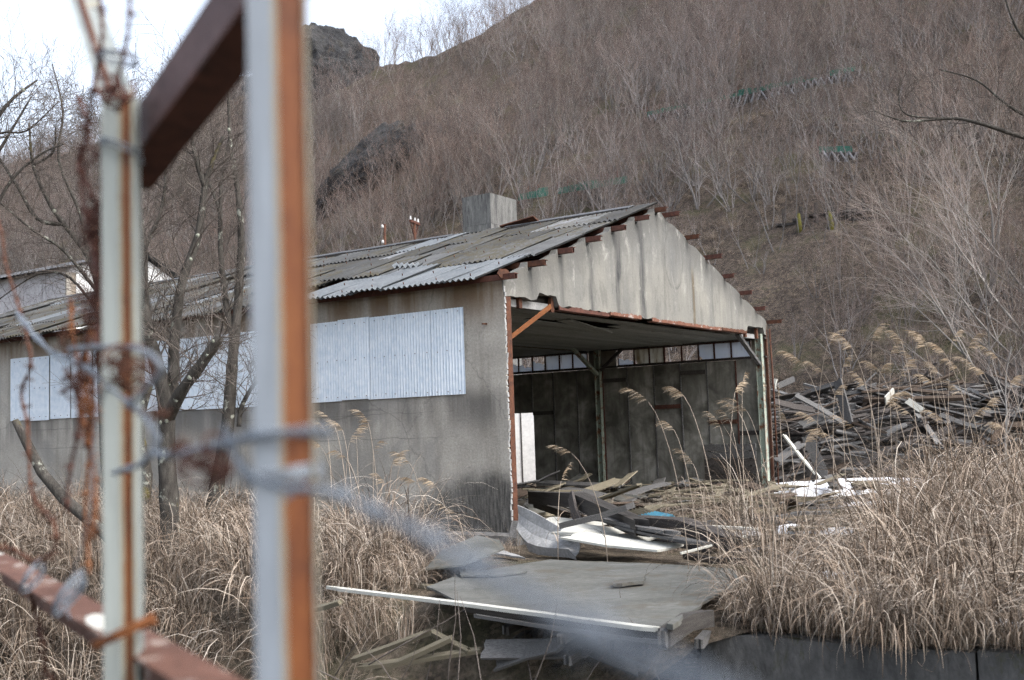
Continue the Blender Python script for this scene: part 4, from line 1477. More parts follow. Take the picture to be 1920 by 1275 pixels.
# ------------------------------------------------------------------ debris
def plank_mesh(seed, mat):
    """unit plank along x (length 1, width 1, thickness 1), ends broken unevenly"""
    r = random.Random(seed)
    n = 5
    ys = [-.5 + k / (n - 1) for k in range(n)]
    e0 = [-.5 + abs(r.gauss(0, .012)) + (.06 * r.random() if r.random() < .45 else 0) for _ in ys]
    e1 = [.5 - abs(r.gauss(0, .012)) - (.1 * r.random() if r.random() < .45 else 0) for _ in ys]
    bow = r.uniform(-.9, .9)
    mb = MB()
    vs = []
    for zt in (-.5, .5):
        for k, y in enumerate(ys): vs += [(e0[k], y, zt), (0, y, zt + bow), (e1[k], y, zt)]
    fs = []
    o = 3 * n
    for k in range(n - 1):
        for j in range(2):
            a = 3 * k + j
            fs.append((o + a, o + a + 1, o + a + 4, o + a + 3))
            fs.append((a, a + 3, a + 4, a + 1))
        fs.append((3 * k, o + 3 * k, o + 3 * k + 3, 3 * k + 3))
        fs.append((3 * k + 2, 3 * k + 5, o + 3 * k + 5, o + 3 * k + 2))
    for j in range(2):
        fs.append((j, j + 1, o + j + 1, o + j))
        a = 3 * (n - 1) + j
        fs.append((a, o + a, o + a + 1, a + 1))
    mb.add(vs, fs)
    return mb.mesh('plank', M[mat])
PK = {k: [plank_mesh(100 + i * 7 + len(k), k) for i in range(5)] for k in ('wood_grey', 'wood_brown', 'wood_dark', 'wood_tan', 'wood_white', 'black', 'sheet_board')}
def plank(p0, p1, wd, th, mat, label=None, group=None, roll=0., name='plank', cat='plank', parent=None):
    p0, p1 = Vector(p0), Vector(p1)
    x = (p1 - p0).normalized()
    up = Vector((0, 0, 1)) if abs(x.z) < .97 else Vector((0, 1, 0))
    y = up.cross(x).normalized()
    z = x.cross(y)
    Rm = Matrix((x, y, z)).transposed() @ Matrix.Rotation(roll, 3, 'X')
    o = link(name, rnd.choice(PK[mat]), parent, (p0 + p1) / 2, Rm.to_euler(), ((p1 - p0).length, wd, th))
    if label: tag(o, label, cat, group)
    return o
def pk(a, b, wd, th, mat, label, roll=0., name='plank', cat='plank', group=None):
    """a, b: (px, py, height)"""
    return plank(on_z(*a), on_z(*b), wd, th, mat, label, group, roll, name, cat)

# the big fallen panel
ZP = .2
fp = empty('fallen_wall_panel', on_z(1100, 1110, 0.))
tag(fp, 'large fallen grey cement board panel lying flat before the shed', 'panel')
fb0 = fp.location
def flat(poly_px, z, th, name, mat, parent, base, zf=None):
    P = [on_z(px, py, z) - base for px, py in poly_px]
    if zf is None:
        Q = []
        for i in range(len(P)):
            a_, b_ = P[i], P[(i + 1) % len(P)]
            m_ = max(1, int((b_ - a_).length / .16))
            for k in range(m_):
                p_ = a_.lerp(b_, k / m_)
                Q.append(p_ + Vector((nz(p_.x * 5, p_.y * 5, 2), nz(p_.x * 5, p_.y * 5, 7), 0)) * (.035 if m_ > 1 else .012))
        P = Q
    n = len(P)
    mb = MB()
    if zf: P = [p + Vector((0, 0, zf(i))) for i, p in enumerate(P)]
    mb.add(P + [p - Vector((0, 0, th)) for p in P], [tuple(range(n)), tuple(range(2 * n - 1, n - 1, -1))] + [(i, i + n, (i + 1) % n + n, (i + 1) % n) for i in range(n)])
    o = mb.build(name, mat, parent)
    fix_normals(o.data)
    return o
flat([(860, 1126), (1232, 1176), (1255, 1168), (1283, 1151), (1300, 1143), (1338, 1118), (1402, 1086), (1372, 1066), (1290, 1060), (1200, 1055), (1100, 1052), (1030, 1049), (985, 1056), (905, 1070), (858, 1078), (800, 1100)], ZP, .02, 'board', M['sheet_board'], fp, fb0)
flat([(858, 1069), (940, 1072), (985, 1066), (990, 1070), (925, 1079), (868, 1079)], ZP + .03, .02, 'split_edge', M['sheet_board'], fp, fb0)
flat([(1150, 1089), (1165, 1085), (1212, 1081), (1206, 1089), (1175, 1092), (1166, 1094), (1150, 1094)], ZP + .05, .03, 'loose_chip', M['sheet_board'], fp, fb0)
flat([(1250, 1168), (1279, 1151), (1284, 1155), (1262, 1171)], ZP + .06, .04, 'torn_corner', M['sheet_board'], fp, fb0)
for a, b, wd, th, mt, dz, nm in (((608, 1101), (1236, 1181), .075, .03, 'wood_white', .035, 'edge_batten'), ((890, 1154), (1236, 1204), .05, .03, 'wood_grey', -.07, 'frame_rail'), ((870, 1138), (1236, 1190), .07, .07, 'black', -.02, 'frame_rail'),
                                 ((1244, 1196), (1330, 1158), .10, .13, 'black', -.02, 'frame_rail'), ((1240, 1196), (1246, 1190), .06, .1, 'wood_grey', .0, 'rail_end')):
    z0 = ZP + dz - .03
    plank(on_z(*a, z0) - fb0, on_z(*b, z0) - fb0, wd, th, mt, None, None, 0, nm, None, fp)
for k, (px, py, ln) in enumerate(((945, 1184, 2.), (968, 1204, 2.2), (1050, 1200, 1.8), (1142, 1212, 1.9), (1062, 1240, 1.5), (1310, 1208, 1.2))):
    a = at(px, py, 8.9 + .1 * (k % 2) + (.9 if px < 1000 else 0))
    b = a + Vector((.35, 1, .02)).normalized() * ln
    plank(a, b, .075, .075, 'wood_grey', 'square rafter end sticking out under the fallen panel, %s from the left' % ('first', 'second', 'third', 'fourth', 'lowest, third', 'last')[k], 'rafter ends under the fallen panel', 0, 'rafter', 'rafter')
for k, (a, b, wd, lb) in enumerate((((905, 1218), (1120, 1214), .2, 'wide grey board hanging under the left half of the fallen panel'), ((930, 1245), (1060, 1205), .16, 'grey board slanting below the hanging wide board'), ((1090, 1210), (1212, 1262), .12, 'grey board sliding down under the fallen panel'))):
    plank(at(*a, 9.6), at(*b, 9.2), wd, .025, 'wood_grey', lb, None, .7)
for a, b, wd, lb in (((660, 1238), (808, 1184), .06, 'upper pale lath of the broken frame in the grass'), ((668, 1252), (905, 1218), .06, 'lower pale lath of the broken frame in the grass'), ((808, 1184), (880, 1222), .05, 'short pale lath closing the broken frame'), ((700, 1262), (850, 1195), .07, 'grey lath behind the broken pale frame'), ((590, 1142), (640, 1128), .06, 'stub of pale wood beside the big post')):
    plank(at(*a, 10.0), at(*b, 9.7), wd, .04, 'wood_tan', lb, None, .4, 'lath', 'lath')
pk((700, 1086, .1), (905, 1112, .12), .12, .04, 'wood_tan', 'tan plank half hidden in grass beside the panel')
pk((790, 1080, .05), (870, 1092, .1), .1, .03, 'wood_grey', 'short grey plank in grass left of the panel')

for k in range(16):
    a = at(rnd.uniform(600, 1330), rnd.uniform(1195, 1290), rnd.uniform(8.6, 10.2))
    v = Vector((rnd.gauss(0, .5), rnd.gauss(0, .3), rnd.uniform(.2, 1))).normalized()
    L_ = rnd.uniform(.3, .9)
    mb = MB()
    mb.t = rnd.random()
    mb.tube([a - v * .4, a, a + v * L_ * .5 + Vector((.03, 0, 0)), a + v * L_], [.006, .006, .004, .002], 4)
    tag(mb.build('dead_stem', M['twig']), 'thin dead stem in the dark tangle below the fallen panel', 'stem', 'dead stems below the fallen panel')
e = empty('tilted_board', on_z(870, 1045, .2))
tag(e, 'tilted grey cement board propped against the corner footing', 'board')
flat([(797, 1066), (868, 1064), (946, 1036), (936, 1028), (895, 1022), (830, 1040)], .3, .02, 'board', M['sheet_board'], e, e.location, lambda i: (.0, .03, .05, .1, .12, .06)[i])
e = empty('cement_board', on_z(960, 1040, .1))
tag(e, 'small flat pale board beside the broken wall corner', 'board')
flat([(925, 1036), (985, 1046), (975, 1041), (940, 1031)], .12, .02, 'board', M['board_pale'], e, e.location)
mb = MB()
tp = []
for i in range(9):
    for j in range(4):
        p = at(832 + 9 * i, 1046 + 3.2 * i + 7 * j, 13.2 - .25 * j)
        p.z = .28 - .08 * j + .05 * nz(i * .7, j * .9)
        tp.append(p)
mb.add(tp, [(i * 4 + j, i * 4 + j + 1, i * 4 + j + 5, i * 4 + j + 4) for i in range(8) for j in range(3)], True)
tag(mb.build('tarp_scrap', M['black']), 'black scrap of roofing felt under the tilted board', 'felt')

# warped white sheet by the left jamb
mb = MB()
G_ = []
topc = [(970, 947), (984, 953), (1003, 962), (1022, 973), (1043, 985), (1062, 998), (1076, 1010), (1087, 1020)]
botc = [(968, 992), (978, 1006), (990, 1018), (1008, 1024), (1028, 1027), (1048, 1028), (1066, 1030), (1078, 1044)]
n = len(topc)
for i in range(n):
    d = 15.0 - .22 * i
    a = at(*topc[i], d)
    b = at(*botc[i], d - .25)
    c_ = at(botc[i][0] + 2, botc[i][1] + (16 if 1 < i < 7 else 6), d - .2)
    row = [a, a.lerp(b, .33) + Vector((.02, .05, -.02)), a.lerp(b, .66) + Vector((.02, .05, -.02)), b, c_]
    G_.append(row)
vs = [p for row in G_ for p in row] + [p + Vector((.01, .025, 0)) for row in G_ for p in row]
o_ = n * 5
fs = []
for i in range(n - 1):
    for j in range(4):
        k = i * 5 + j
        fs += [(k, k + 1, k + 6, k + 5), (o_ + k, o_ + k + 5, o_ + k + 6, o_ + k + 1)]
    fs += [(i * 5, i * 5 + 5, o_ + i * 5 + 5, o_ + i * 5)]
    k = i * 5 + 4
    fs += [(k, o_ + k, o_ + k + 5, k + 5)]
for k in range(4): fs += [(k, o_ + k, o_ + k + 1, k + 1), ((n - 1) * 5 + k, (n - 1) * 5 + k + 1, o_ + (n - 1) * 5 + k + 1, o_ + (n - 1) * 5 + k)]
mb.add(vs, fs, False)
o = mb.build('warped_sheet', M['board_pale'])
tag(o, 'warped pale sheet standing curled at the foot of the rusty jamb', 'sheet')

# white boards and dark timbers in front of the opening
wp = empty('white_board_panel', on_z(1130, 1005, .3))
tag(wp, 'white painted board panel lying aslant before the opening', 'panel')
for k, (a, b) in enumerate((((1022, 974), (1130, 986)), ((1036, 983), (1170, 1000)), ((1050, 994), (1215, 1013)), ((1070, 1003), (1262, 1028)))):
    plank(on_z(*a, .42) - wp.location, on_z(*b, .34) - wp.location, .48, .025, 'wood_white', None, None, .04, 'board', None, wp)
for a, b, wd, th, mt, lb in (
        ((1000, 932, .55), (1210, 992, .5), .22, .2, 'black', 'thick black beam running out of the shed towards the white boards'),
        ((1005, 945, .3), (1150, 980, .3), .12, .12, 'black', 'black beam lying alongside the thick black beam'),
        ((1190, 978, .5), (1385, 1022, .35), .2, .16, 'wood_dark', 'dark beam continuing right of the white boards'),
        ((1130, 972, .55), (1265, 1000, .5), .16, .04, 'wood_grey', 'grey board lying on the dark beam'),
        ((1168, 988, .48), (1320, 1020, .42), .26, .03, 'wood_grey', 'wide mauve grey board right of the white boards'),
        ((1050, 986, .5), (1188, 947, .75), .13, .07, 'wood_grey', 'grey notched rail propped across the white boards'),
        ((1200, 1012, .3), (1340, 1035, .25), .12, .05, 'wood_dark', 'dark plank under the edge of the white boards'),
        ((1285, 1042, .2), (1402, 1052, .2), .12, .06, 'wood_dark', 'dark plank lying behind the fallen panel'),
        ((1275, 1038, .35), (1335, 1022, .4), .035, .02, 'wood_white', 'thin white strip leaning in the grass before the opening'),
        ((1345, 1020, .35), (1400, 1005, .4), .035, .02, 'wood_white', 'second thin white strip further right in the grass'),
        ((1250, 982, .45), (1420, 992, .4), .05, .03, 'wood_white', 'long thin white strip lying on the timbers'),
        ((1080, 950, .5), (1205, 907, .9), .2, .03, 'wood_tan', 'long tan board propped up on the heap inside the shed'),
        ((1085, 955, .4), (1150, 925, .6), .16, .03, 'wood_tan', 'shorter tan board below the propped tan board'),
        ((1215, 930, .35), (1372, 912, .5), .12, .04, 'wood_tan', 'long tan lath lying along the right inner wall'),
        ((1205, 952, .3), (1395, 935, .4), .32, .02, 'wood_tan', 'broad broken tan sheet on the shed floor'),
        ((1205, 962, .4), (1235, 948, .5), .14, .05, 'wood_tan', 'short tan offcut by the blue scrap')):
    pk(a, b, wd, th, mt, lb, rnd.uniform(-.1, .1))
a, b = on_z(1066, 928, .95), on_z(1092, 999, .42)
plank(at(1070, 927, 15.4), at(1093, 998, 14.7), .15, .04, 'wood_dark', 'short dark upright board leaning on the propped rail', None, 1.3)

# blue and cream scraps
bs = roof_sheet(.34, .34, .06, .02, 6, 'roof_metal')
bs.materials.clear(); bs.materials.append(M['blue'])
p = on_z(1197, 968, .5)
tag(link('blue_scrap', bs, None, p, (.1, .1, -.9)), 'blue corrugated plastic scrap on the timbers', 'scrap')
p = on_z(1165, 962, .5)
bs2 = roof_sheet(.3, .5, .06, .02, 6, 'roof_metal')
bs2.materials.clear(); bs2.materials.append(M['wood_tan'])
tag(link('cream_scrap', bs2, None, p, (.15, .1, -1.1)), 'cream corrugated scrap beside the blue scrap', 'scrap')

# boards littering the floor and the ground in front
r = random.Random(77)
lb_g = 'loose board in the litter of boards on the shed floor'
n = 0
while n < 112:
    x, y = r.uniform(1.5, W - .5), r.uniform(-2.8, 4.6)
    if x < 3 and y < 1: continue
    L = r.uniform(.5, 2.1)
    an = r.gauss(.2, .5) if r.random() < .75 else r.random() * 3
    z = .12 + r.random() ** 1.3 * .5 * max(.25, 1 - abs(x - 6) / 6)
    a = Vector((math.cos(an), math.sin(an), 0)) * L / 2
    p0, p1 = WL(x - a.x, y - a.y, z), WL(x + a.x, y + a.y, max(.12, z + r.gauss(0, .12)))
    plank(p0, p1, r.uniform(.11, .36), r.uniform(.018, .035), r.choice(['wood_tan', 'wood_tan', 'wood_tan', 'sheet_board', 'wood_grey', 'wood_brown']), lb_g, 'boards littering the shed floor', r.gauss(0, .25))
    n += 1
n = 0
while n < 30:
    px, py = r.uniform(1290, 1760), r.uniform(938, 1050)
    p = on_z(px, py, .08)
    an = r.gauss(-.4, .5)
    L = r.uniform(.4, 1.8)
    a = Vector((math.cos(an), math.sin(an), 0)) * L / 2
    plank(p - a, p + a + Vector((0, 0, r.uniform(-.02, .12))), r.uniform(.06, .2), r.uniform(.02, .06), r.choice(['wood_grey', 'wood_grey', 'wood_dark', 'wood_tan']), 'weathered plank on the ground between the opening and the tall grass', 'planks on the ground before the opening', r.gauss(0, .15))
    n += 1
# rubble inside the doorway
for k in range(14):
    p = WL(W - 1.2 + r.uniform(-.6, .9), 7.2 + r.uniform(-.6, .8), .1 + r.random() * .35)
    an = r.random() * 3
    a = Vector((math.cos(an), math.sin(an), r.uniform(-.2, .2))) * r.uniform(.3, .8)
    plank(p - a, p + a, .1, .05, r.choice(['wood_dark', 'wood_grey']), 'broken timber in the tangle on the doorway sill', 'timbers in the doorway', r.random())

# the timber heap right of the shed
def heap_h(x, y):
    c = max(0, 1 - ((x - 10.6) / 6.2) ** 2)
    d = max(0, 1 - ((y - 30.2 + .25 * (x - 8)) / 3.4) ** 2)
    return 2.5 * (c ** .35) * (d ** .6)
mb = MB()
vs, fs = [], []
nx, ny_ = 40, 26
for j in range(ny_ + 1):
    for i in range(nx + 1):
        x, y = 4.4 + 12.4 * i / nx, 26 + 9.5 * j / ny_
        vs.append((x, y, heap_h(x, y) * .8 + .12 * nz(x * 2, y * 2) - .12))
for j in range(ny_):
    for i in range(nx):
        k = j * (nx + 1) + i
        fs.append((k, k + 1, k + nx + 2, k + nx + 1))
mb.add(vs, fs, False)
for k in range(900):
    x, y = rnd.uniform(5.6, 16.), rnd.uniform(26.0, 31.5)
    h = heap_h(x, y)
    if h < .1: continue
    an = rnd.gauss(-.3, .6)
    a = Vector((math.cos(an), math.sin(an), rnd.gauss(0, .25))) * rnd.uniform(.2, .8)
    mb.cur = rnd.choice((1, 1, 2, 2, 2))
    c = Vector((x, y, h * rnd.uniform(.78, 1.0) + .03))
    mb.bar(c - a, c + a, rnd.uniform(.03, .11), rnd.uniform(.02, .05), rnd.random())
tag(mb.build('debris', [M['black'], M['wood_grey'], M['wood_dark']]), 'dark rotted wood packed inside the timber heap', None, None, 'stuff')
r = random.Random(5)
n = 0
while n < 128:
    x, y = r.uniform(6.2, 15.6), r.uniform(26.4, 31.0)
    h = heap_h(x, y)
    if h < .15: continue
    h2 = heap_h(x, y + .3)
    L = r.uniform(.8, 3.2)
    an = r.gauss(-.25, .45)
    tilt = r.gauss(0, .16)
    a = Vector((math.cos(an), math.sin(an), tilt)) * L / 2
    c = Vector((x, y, h * r.uniform(.82, 1.03) + .04))
    a.z = max(-c.z * .8, min(c.z * .8, a.z + (heap_h(x + a.x, y + a.y) - heap_h(x - a.x, y - a.y)) * .4))
    sq = r.random()
    wd_ = r.uniform(.08, .2) if sq < .6 else r.uniform(.07, .15)
    plank(c - a, c + a, wd_, r.uniform(.02, .05) if sq < .6 else wd_ * r.uniform(.7, 1.1), r.choice(['wood_grey', 'wood_grey', 'wood_brown', 'wood_brown', 'wood_dark', 'wood_dark']), 'weathered grey timber in the tangled heap right of the shed', 'timbers in the heap right of the shed', r.uniform(-.7, .7))
    n += 1
for a, b, d0, d1, wd, mt, lb in (
        ((1570, 712), (1592, 795), 27.2, 26.8, .3, 'wood_grey', 'wide pale board standing almost upright in the timber heap'),
        ((1490, 740), (1585, 795), 27.0, 26.6, .18, 'wood_grey', 'long grey board slanting down across the timber heap'),
        ((1500, 798), (1562, 776), 26.7, 27., .22, 'wood_grey', 'broad grey board rising to the right in the heap'),
        ((1468, 813), (1538, 898), 25.8, 25.5, .1, 'wood_white', 'bright pale lath leaning at the left of the heap'),
        ((1512, 815), (1546, 895), 25.9, 25.6, .25, 'wood_grey', 'wide grey board leaning beside the bright lath'),
        ((1495, 835), (1530, 900), 26.0, 25.5, .2, 'wood_dark', 'dark board leaning behind the bright lath'),
        ((1676, 734), (1660, 752), 27.5, 27.3, .25, 'wood_white', 'small white board end poking from the top of the heap'),
        ((1700, 750), (1730, 770), 27.5, 27.2, .16, 'wood_white', 'small pale board end right of the white one on the heap'),
        ((1455, 710), (1452, 730), 27.5, 27.5, .1, 'wood_white', 'tiny white stick at the left top of the heap'),
        ((1456, 725), (1490, 710), 27.6, 27.8, .15, 'wood_grey', 'grey board sloping at the left top of the heap'),
        ((1450, 752), (1530, 770), 26.9, 26.7, .2, 'wood_dark', 'dark timber lying across the left of the heap'),
        ((1660, 815), (1700, 795), 26.4, 26.4, .16, 'wood_grey', 'short grey board in the right part of the heap'),
        ((1455, 865), (1505, 830), 25.6, 25.9, .25, 'wood_grey', 'crooked grey board low at the left of the heap')):
    plank(at(*a, d0), at(*b, d1), wd, .04, mt, lb, None, r.uniform(-.3, .3) + (1.2 if abs(a[0] - b[0]) < 40 else .5))

# ------------------------------------------------------------------ snow
SNOW = []
def snow(name, cx, cy, rx, ry, label, seed, rot=-.5, zf=None, h=.03):
    SNOW.append((cx, cy, rx, ry, rot))
    n1, n2 = 44, 10
    vs, fs = [], []
    for j in range(n2 + 1):
        t = j / n2
        for i in range(n1):
            an = 6.2832 * i / n1
            e = 1 + .45 * nz(math.cos(an) * 1.6 + seed, math.sin(an) * 1.6) + .25 * nz(math.cos(an) * 5 + seed, math.sin(an) * 5)
            x, y = math.cos(an) * rx * e * t, math.sin(an) * ry * e * t
            x, y = cx + x * math.cos(rot) - y * math.sin(rot), cy + x * math.sin(rot) + y * math.cos(rot)
            zz = yard_z(x, y) if zf is None else zf
            vs.append((x, y, zz + (.09 if cy > 15 else .03) + h * (1 - t ** 3) + .015 * nz(x * 4, y * 4) - (.2 if j == n2 else 0)))
    for j in range(n2):
        for i in range(n1):
            i2 = (i + 1) % n1
            fs.append((j * n1 + i, j * n1 + i2, (j + 1) * n1 + i2, (j + 1) * n1 + i))
    mb = MB()
    mb.add(vs, fs, True)
    tag(mb.build(name, M['snow']), label, None, None, 'stuff')
p = on_z(1600, 918)
snow('snow', p.x, p.y, 2.6, 1.6, 'long patch of snow at the foot of the timber heap', 1.3, -.5, None, .14)
for k, (px, py, rx, ry) in enumerate(((1800, 925, 1.5, .8), (1850, 970, 1.2, .8), (1480, 1000, .2, .12), (1400, 1010, .2, .07), (1530, 1048, .3, .2), (1590, 1085, .35, .22), (1565, 1180, .34, .16), (1725, 1185, .32, .2), (1650, 1195, .2, .1), (1850, 1190, .25, .15), (1600, 1120, .35, .2), (1905, 975, .6, .4), (1640, 950, .6, .25), (1560, 1000, .3, .2))):
    p = on_z(px, py)
    if edge_q(p.x, p.y) > -ry * 1.6 - .3: p -= EN * (edge_q(p.x, p.y) + ry * 1.6 + .3)
    snow('snow', p.x, p.y, rx, ry, 'small patch of old snow among the dry grass', k * 3.7 + 2)

# ------------------------------------------------------------------ dry grass
def grass_clump(seed, nb, L0, L1, rad, droop, wd, floor=.02):
    r = random.Random(seed)
    mb = MB()
    for k in range(nb):
        an = r.random() * 6.2832
        p = Vector((math.cos(an), math.sin(an), 0)) * rad * math.sqrt(r.random())
        h = an + r.gauss(0, .6)
        out = Vector((math.cos(h), math.sin(h), 0))
        el = r.uniform(1.05, 1.52)
        L = r.uniform(L0, L1)
        n = 8
        pts, ws = [p.copy()], [wd * .7]
        dr = droop * r.uniform(.45, 1.35)
        bend = r.uniform(.25, .6)                       # where the blade starts to arch over
        for i in range(n):
            t = (i + .5) / n
            el -= dr / n * (.15 if t < bend else 1.5)
            p = p + (out * math.cos(el) + Vector((0, 0, 1)) * math.sin(el)) * (L / n)
            if p.z < floor: p.z = floor
            pts.append(p.copy())
            ws.append(wd * (1.1 if t < .6 else 1.1 * (1 - (t - .6) / .42)))
        side = Vector((-out.y, out.x, 0)) * .8 + Vector((0, 0, r.uniform(-.5, .5)))
        mb.t = min(1, max(0, r.gauss(.5, .3)))
        mb.ribbon(pts, ws, side.normalized())
    return mb.mesh('grass_clump', M['dry_grass'])
GC = [grass_clump(1, 100, .5, 1.15, .24, 2.8, .0065), grass_clump(2, 105, .6, 1.3, .26, 3.3, .007), grass_clump(3, 90, .35, 1.0, .26, 2.4, .006),
      grass_clump(4, 90, .7, 1.5, .24, 3.8, .008), grass_clump(5, 100, .3, .85, .3, 3.8, .0065), grass_clump(6, 50, .9, 1.6, .2, 2.0, .006),
      grass_clump(7, 80, .4, 1.0, .22, 3.6, .007, -.7), grass_clump(8, 70, .5, 1.2, .2, 4.2, .0075, -.7)]
tall = (0, 1, 2, 3, 5)
pts = []
r = random.Random(9)
def panel_free(x, y):
    # keep the fallen panel and the boards in front of the opening clear
    lx, ly = LOC((x, y, 0))
    if -.25 < lx < W + .15 and ly > -.2: return False
    for cx, cy, rx, ry, ro in SNOW:
        dx, dy = x - cx, y - cy
        u, v = dx * math.cos(ro) + dy * math.sin(ro), -dx * math.sin(ro) + dy * math.cos(ro)
        if (u / rx) ** 2 + (v / ry) ** 2 < 1.1: return False
    v = Vector((x, y, ZP)) - CAM
    d = v.dot(fw)
    px, py = 960 + F_PX * v.dot(cr) / d, 637.5 - F_PX * v.dot(cu) / d
    if 800 < px < 1385 and 1030 < py < 1195: return False
    return True
for k in range(5200):
    side = r.random()
    t = r.uniform(-12, 22)
    q = -r.random() ** 1.0 * 14 + 1.25
    p = E0 + ED * t + EN * q
    x, y = p.x, p.y
    if y < 6: continue
    a = x / y
    if abs(a) > .62: continue
    lx, ly = LOC((x, y, 0))
    if not panel_free(x, y): continue
    if t < 1.6 and q > -.05: continue
    s_ = r.uniform(.7, 1.15)
    if lx < -.15 and t > 1.0 and ly > -1.5:              # strip before the long wall and the bank
        dens = .85
        if ly < 3.4 and lx > -2.4: dens = .16; s_ *= .5
    elif a > .17 - .0 and lx > -6:                        # right-hand field
        # debris in front of the opening keeps it thin
        edge = (x - (1.7 + .30 * (y - 9.0)))
        if edge < 0: dens = .05 if y > 11 else .0
        else: dens = min(.75, .25 + edge * .4) * (.5 + .9 * max(0, nz(x * .8, y * .8, 3) + .45))
        if y > 22.5: dens *= .25
        if abs(a - .33) < .13 and 19.5 < y < 27: dens *= .12
        if .22 < a < .335 and y > 10.5: dens *= .35; s_ *= .55
        if .22 < a < .40 and 16 < y < 27: dens *= .2; s_ *= .55
        if .335 < a < .48 and 12.5 < y < 17.5: s_ *= 1.3
    elif t > 1.1 and q > -.6:
        dens = .6
        s_ *= .75
    else:
        dens = .06
        s_ *= .7
    if q > .3: s_ *= 1.05
    if r.random() > dens: continue
    idx = r.randrange(6)
    pts.append((Vector((x, y, yard_z(x, y) - .02)), (r.gauss(0, .08) - (.25 if q > .2 and t > 1.5 else 0), r.gauss(0, .08), r.random() * 6.28), s_, idx))
# extra fringe hanging over the retaining wall
for k in range(150):
    t = r.uniform(-9, 1.4)
    if nz(t * 1.7, 4) < -.25: continue
    p = E0 + ED * t + EN * r.uniform(-.3, .0)
    if not panel_free(p.x, p.y): continue
    pts.append((Vector((p.x, p.y, -.03)), (r.gauss(.2, .1), r.gauss(0, .1), r.random() * 6.28), r.uniform(.45, 1.0), r.choice((6, 7, 6, 7, 1, 4))))
for k in range(150):                      # loose tall stems standing out of the mass
    y = r.uniform(9.2, 17)
    x = r.uniform(.21, .52) * y
    if not panel_free(x, y) or edge_q(x, y) > -.2: continue
    if x / y < .345 and y > 11: continue
    pts.append((Vector((x, y, yard_z(x, y) - .02)), (r.gauss(0, .12), r.gauss(0, .12), r.random() * 6.28), r.uniform(.8, 1.25), 5))
scatter('dry_grass', 'mass of dry arching silver grass around the yard', pts, GC)
print('grass clumps', len(pts))

pts = []
r = random.Random(19)
while len(pts) < 900:
    y = r.uniform(27, 62)
    x = r.uniform(-.1, .55) * y
    s = .557 * x + .83 * y - FOOT
    if not .3 < s < 22: continue
    if r.random() > .35 + .9 * fbm(x * .25, y * .25, 2., 3): continue
    pts.append((Vector((x, y, hill_z(x, y) - .03)), (r.gauss(0, .2) + .3, r.gauss(0, .2), r.random() * 6.28), r.uniform(.22, .5), r.randrange(6)))
scatter('slope_grass', 'tufts of dead grass over the leaf litter slope', pts, GC)

# tall plumed stalks one can tell apart
def stalk(base, tip, seed, label, group):
    r = random.Random(seed)
    base, tip = Vector(base), Vector(tip)
    e = empty('plume_grass', base)
    tag(e, label, 'grass', group)
    v = tip - base
    n = 9
    pts = []
    lean = Vector((v.x, v.y, 0))
    for i in range(n + 1):
        t = i / n
        p = Vector((lean.x * t ** 2, lean.y * t ** 2, v.z * (1 - (1 - t) ** 1.25)))
        pts.append(p)
    mb = MB()
    mb.t = .75
    mb.tube(pts, [.0065 - .004 * i / n for i in range(n + 1)], 4)
    for k in range(3):
        i = r.randrange(1, 5)
        h = r.random() * 6.28
        out = Vector((math.cos(h), math.sin(h), 0))
        p = pts[i].copy()
        el = 1.3
        q, ws = [p.copy()], [.011]
        for j in range(6):
            el -= .45
            p = p + (out * math.cos(el) + Vector((0, 0, math.sin(el)))) * .1
            q.append(p.copy()); ws.append(.011 * (1 - (j + 1) / 6.5))
        mb.t = r.uniform(.4, .8)
        mb.ribbon(q, ws, Vector((-out.y, out.x, .2)).normalized())
    mb.build('stem', M['dry_grass'], e)
    pm = MB()
    d = (pts[-1] - pts[-2]).normalized()
    dirn = Vector((lean.x, lean.y, 0)).normalized() if lean.length > .02 else Vector((1, 0, 0))
    L = r.uniform(.16, .36)
    ax = []
    p = pts[-1].copy()
    dd = d.copy()
    for i in range(8):
        ax.append(p.copy())
        dd = (dd + dirn * .10 - Vector((0, 0, .05))).normalized()
        p = p + dd * L / 8
    for k in range(r.randrange(26, 60)):
        t = r.random()
        i = min(6, int(t * 7))
        s0 = ax[i].lerp(ax[i + 1], t * 7 - i)
        out = (perp(dd, r) * .35 + dirn * .45 + dd * .9 + Vector((0, 0, -.1))).normalized()
        q = [s0]
        l_ = r.uniform(.07, .15)
        for j in range(3):
            out = (out + dirn * .15 - Vector((0, 0, .22))).normalized()
            q.append(q[-1] + out * l_ / 3)
        pm.t = r.random()
        pm.ribbon(q, [.004, .0065, .005, .001], perp(out, r))
    pm.build('plume', M['plume'], e)
    return e
r = random.Random(15)
PLUMES = [  # tip px, tip py, base px, distance, where
    (1216, 754, 1290, 11.6, 'leftmost tall plume before the dark inner wall'), (1282, 742, 1350, 11.9, 'tall plume before the inner wall, second from the left'), (1264, 806, 1310, 11.4, 'low drooping plume between the two tall ones before the inner wall'),
    (1072, 850, 1140, 12.6, 'lone nodding plume before the dark corner column'), (1052, 902, 1048, 13.2, 'small dry seed head before the black beam'), (1378, 735, 1372, 13, 'upright thin plume before the pale inner panel'), (1392, 722, 1400, 13.2, 'upright thin plume touching the right window line'),
    (1368, 788, 1402, 12.4, 'pale drooping plume left of the right post'), (1385, 772, 1440, 12.4, 'broad drooping plume left of the right post'), (1400, 770, 1455, 12.7, 'broad plume just before the right post'), (1350, 800, 1380, 12.2, 'short plume below the broad drooping pair'), (1300, 870, 1330, 12.0, 'low plume before the slatted shutter'),
    (1432, 740, 1446, 13.5, 'plume rising along the right post'), (1460, 740, 1476, 13.5, 'plume just right of the right post'), (1475, 790, 1500, 13.2, 'plume before the left end of the heap')]
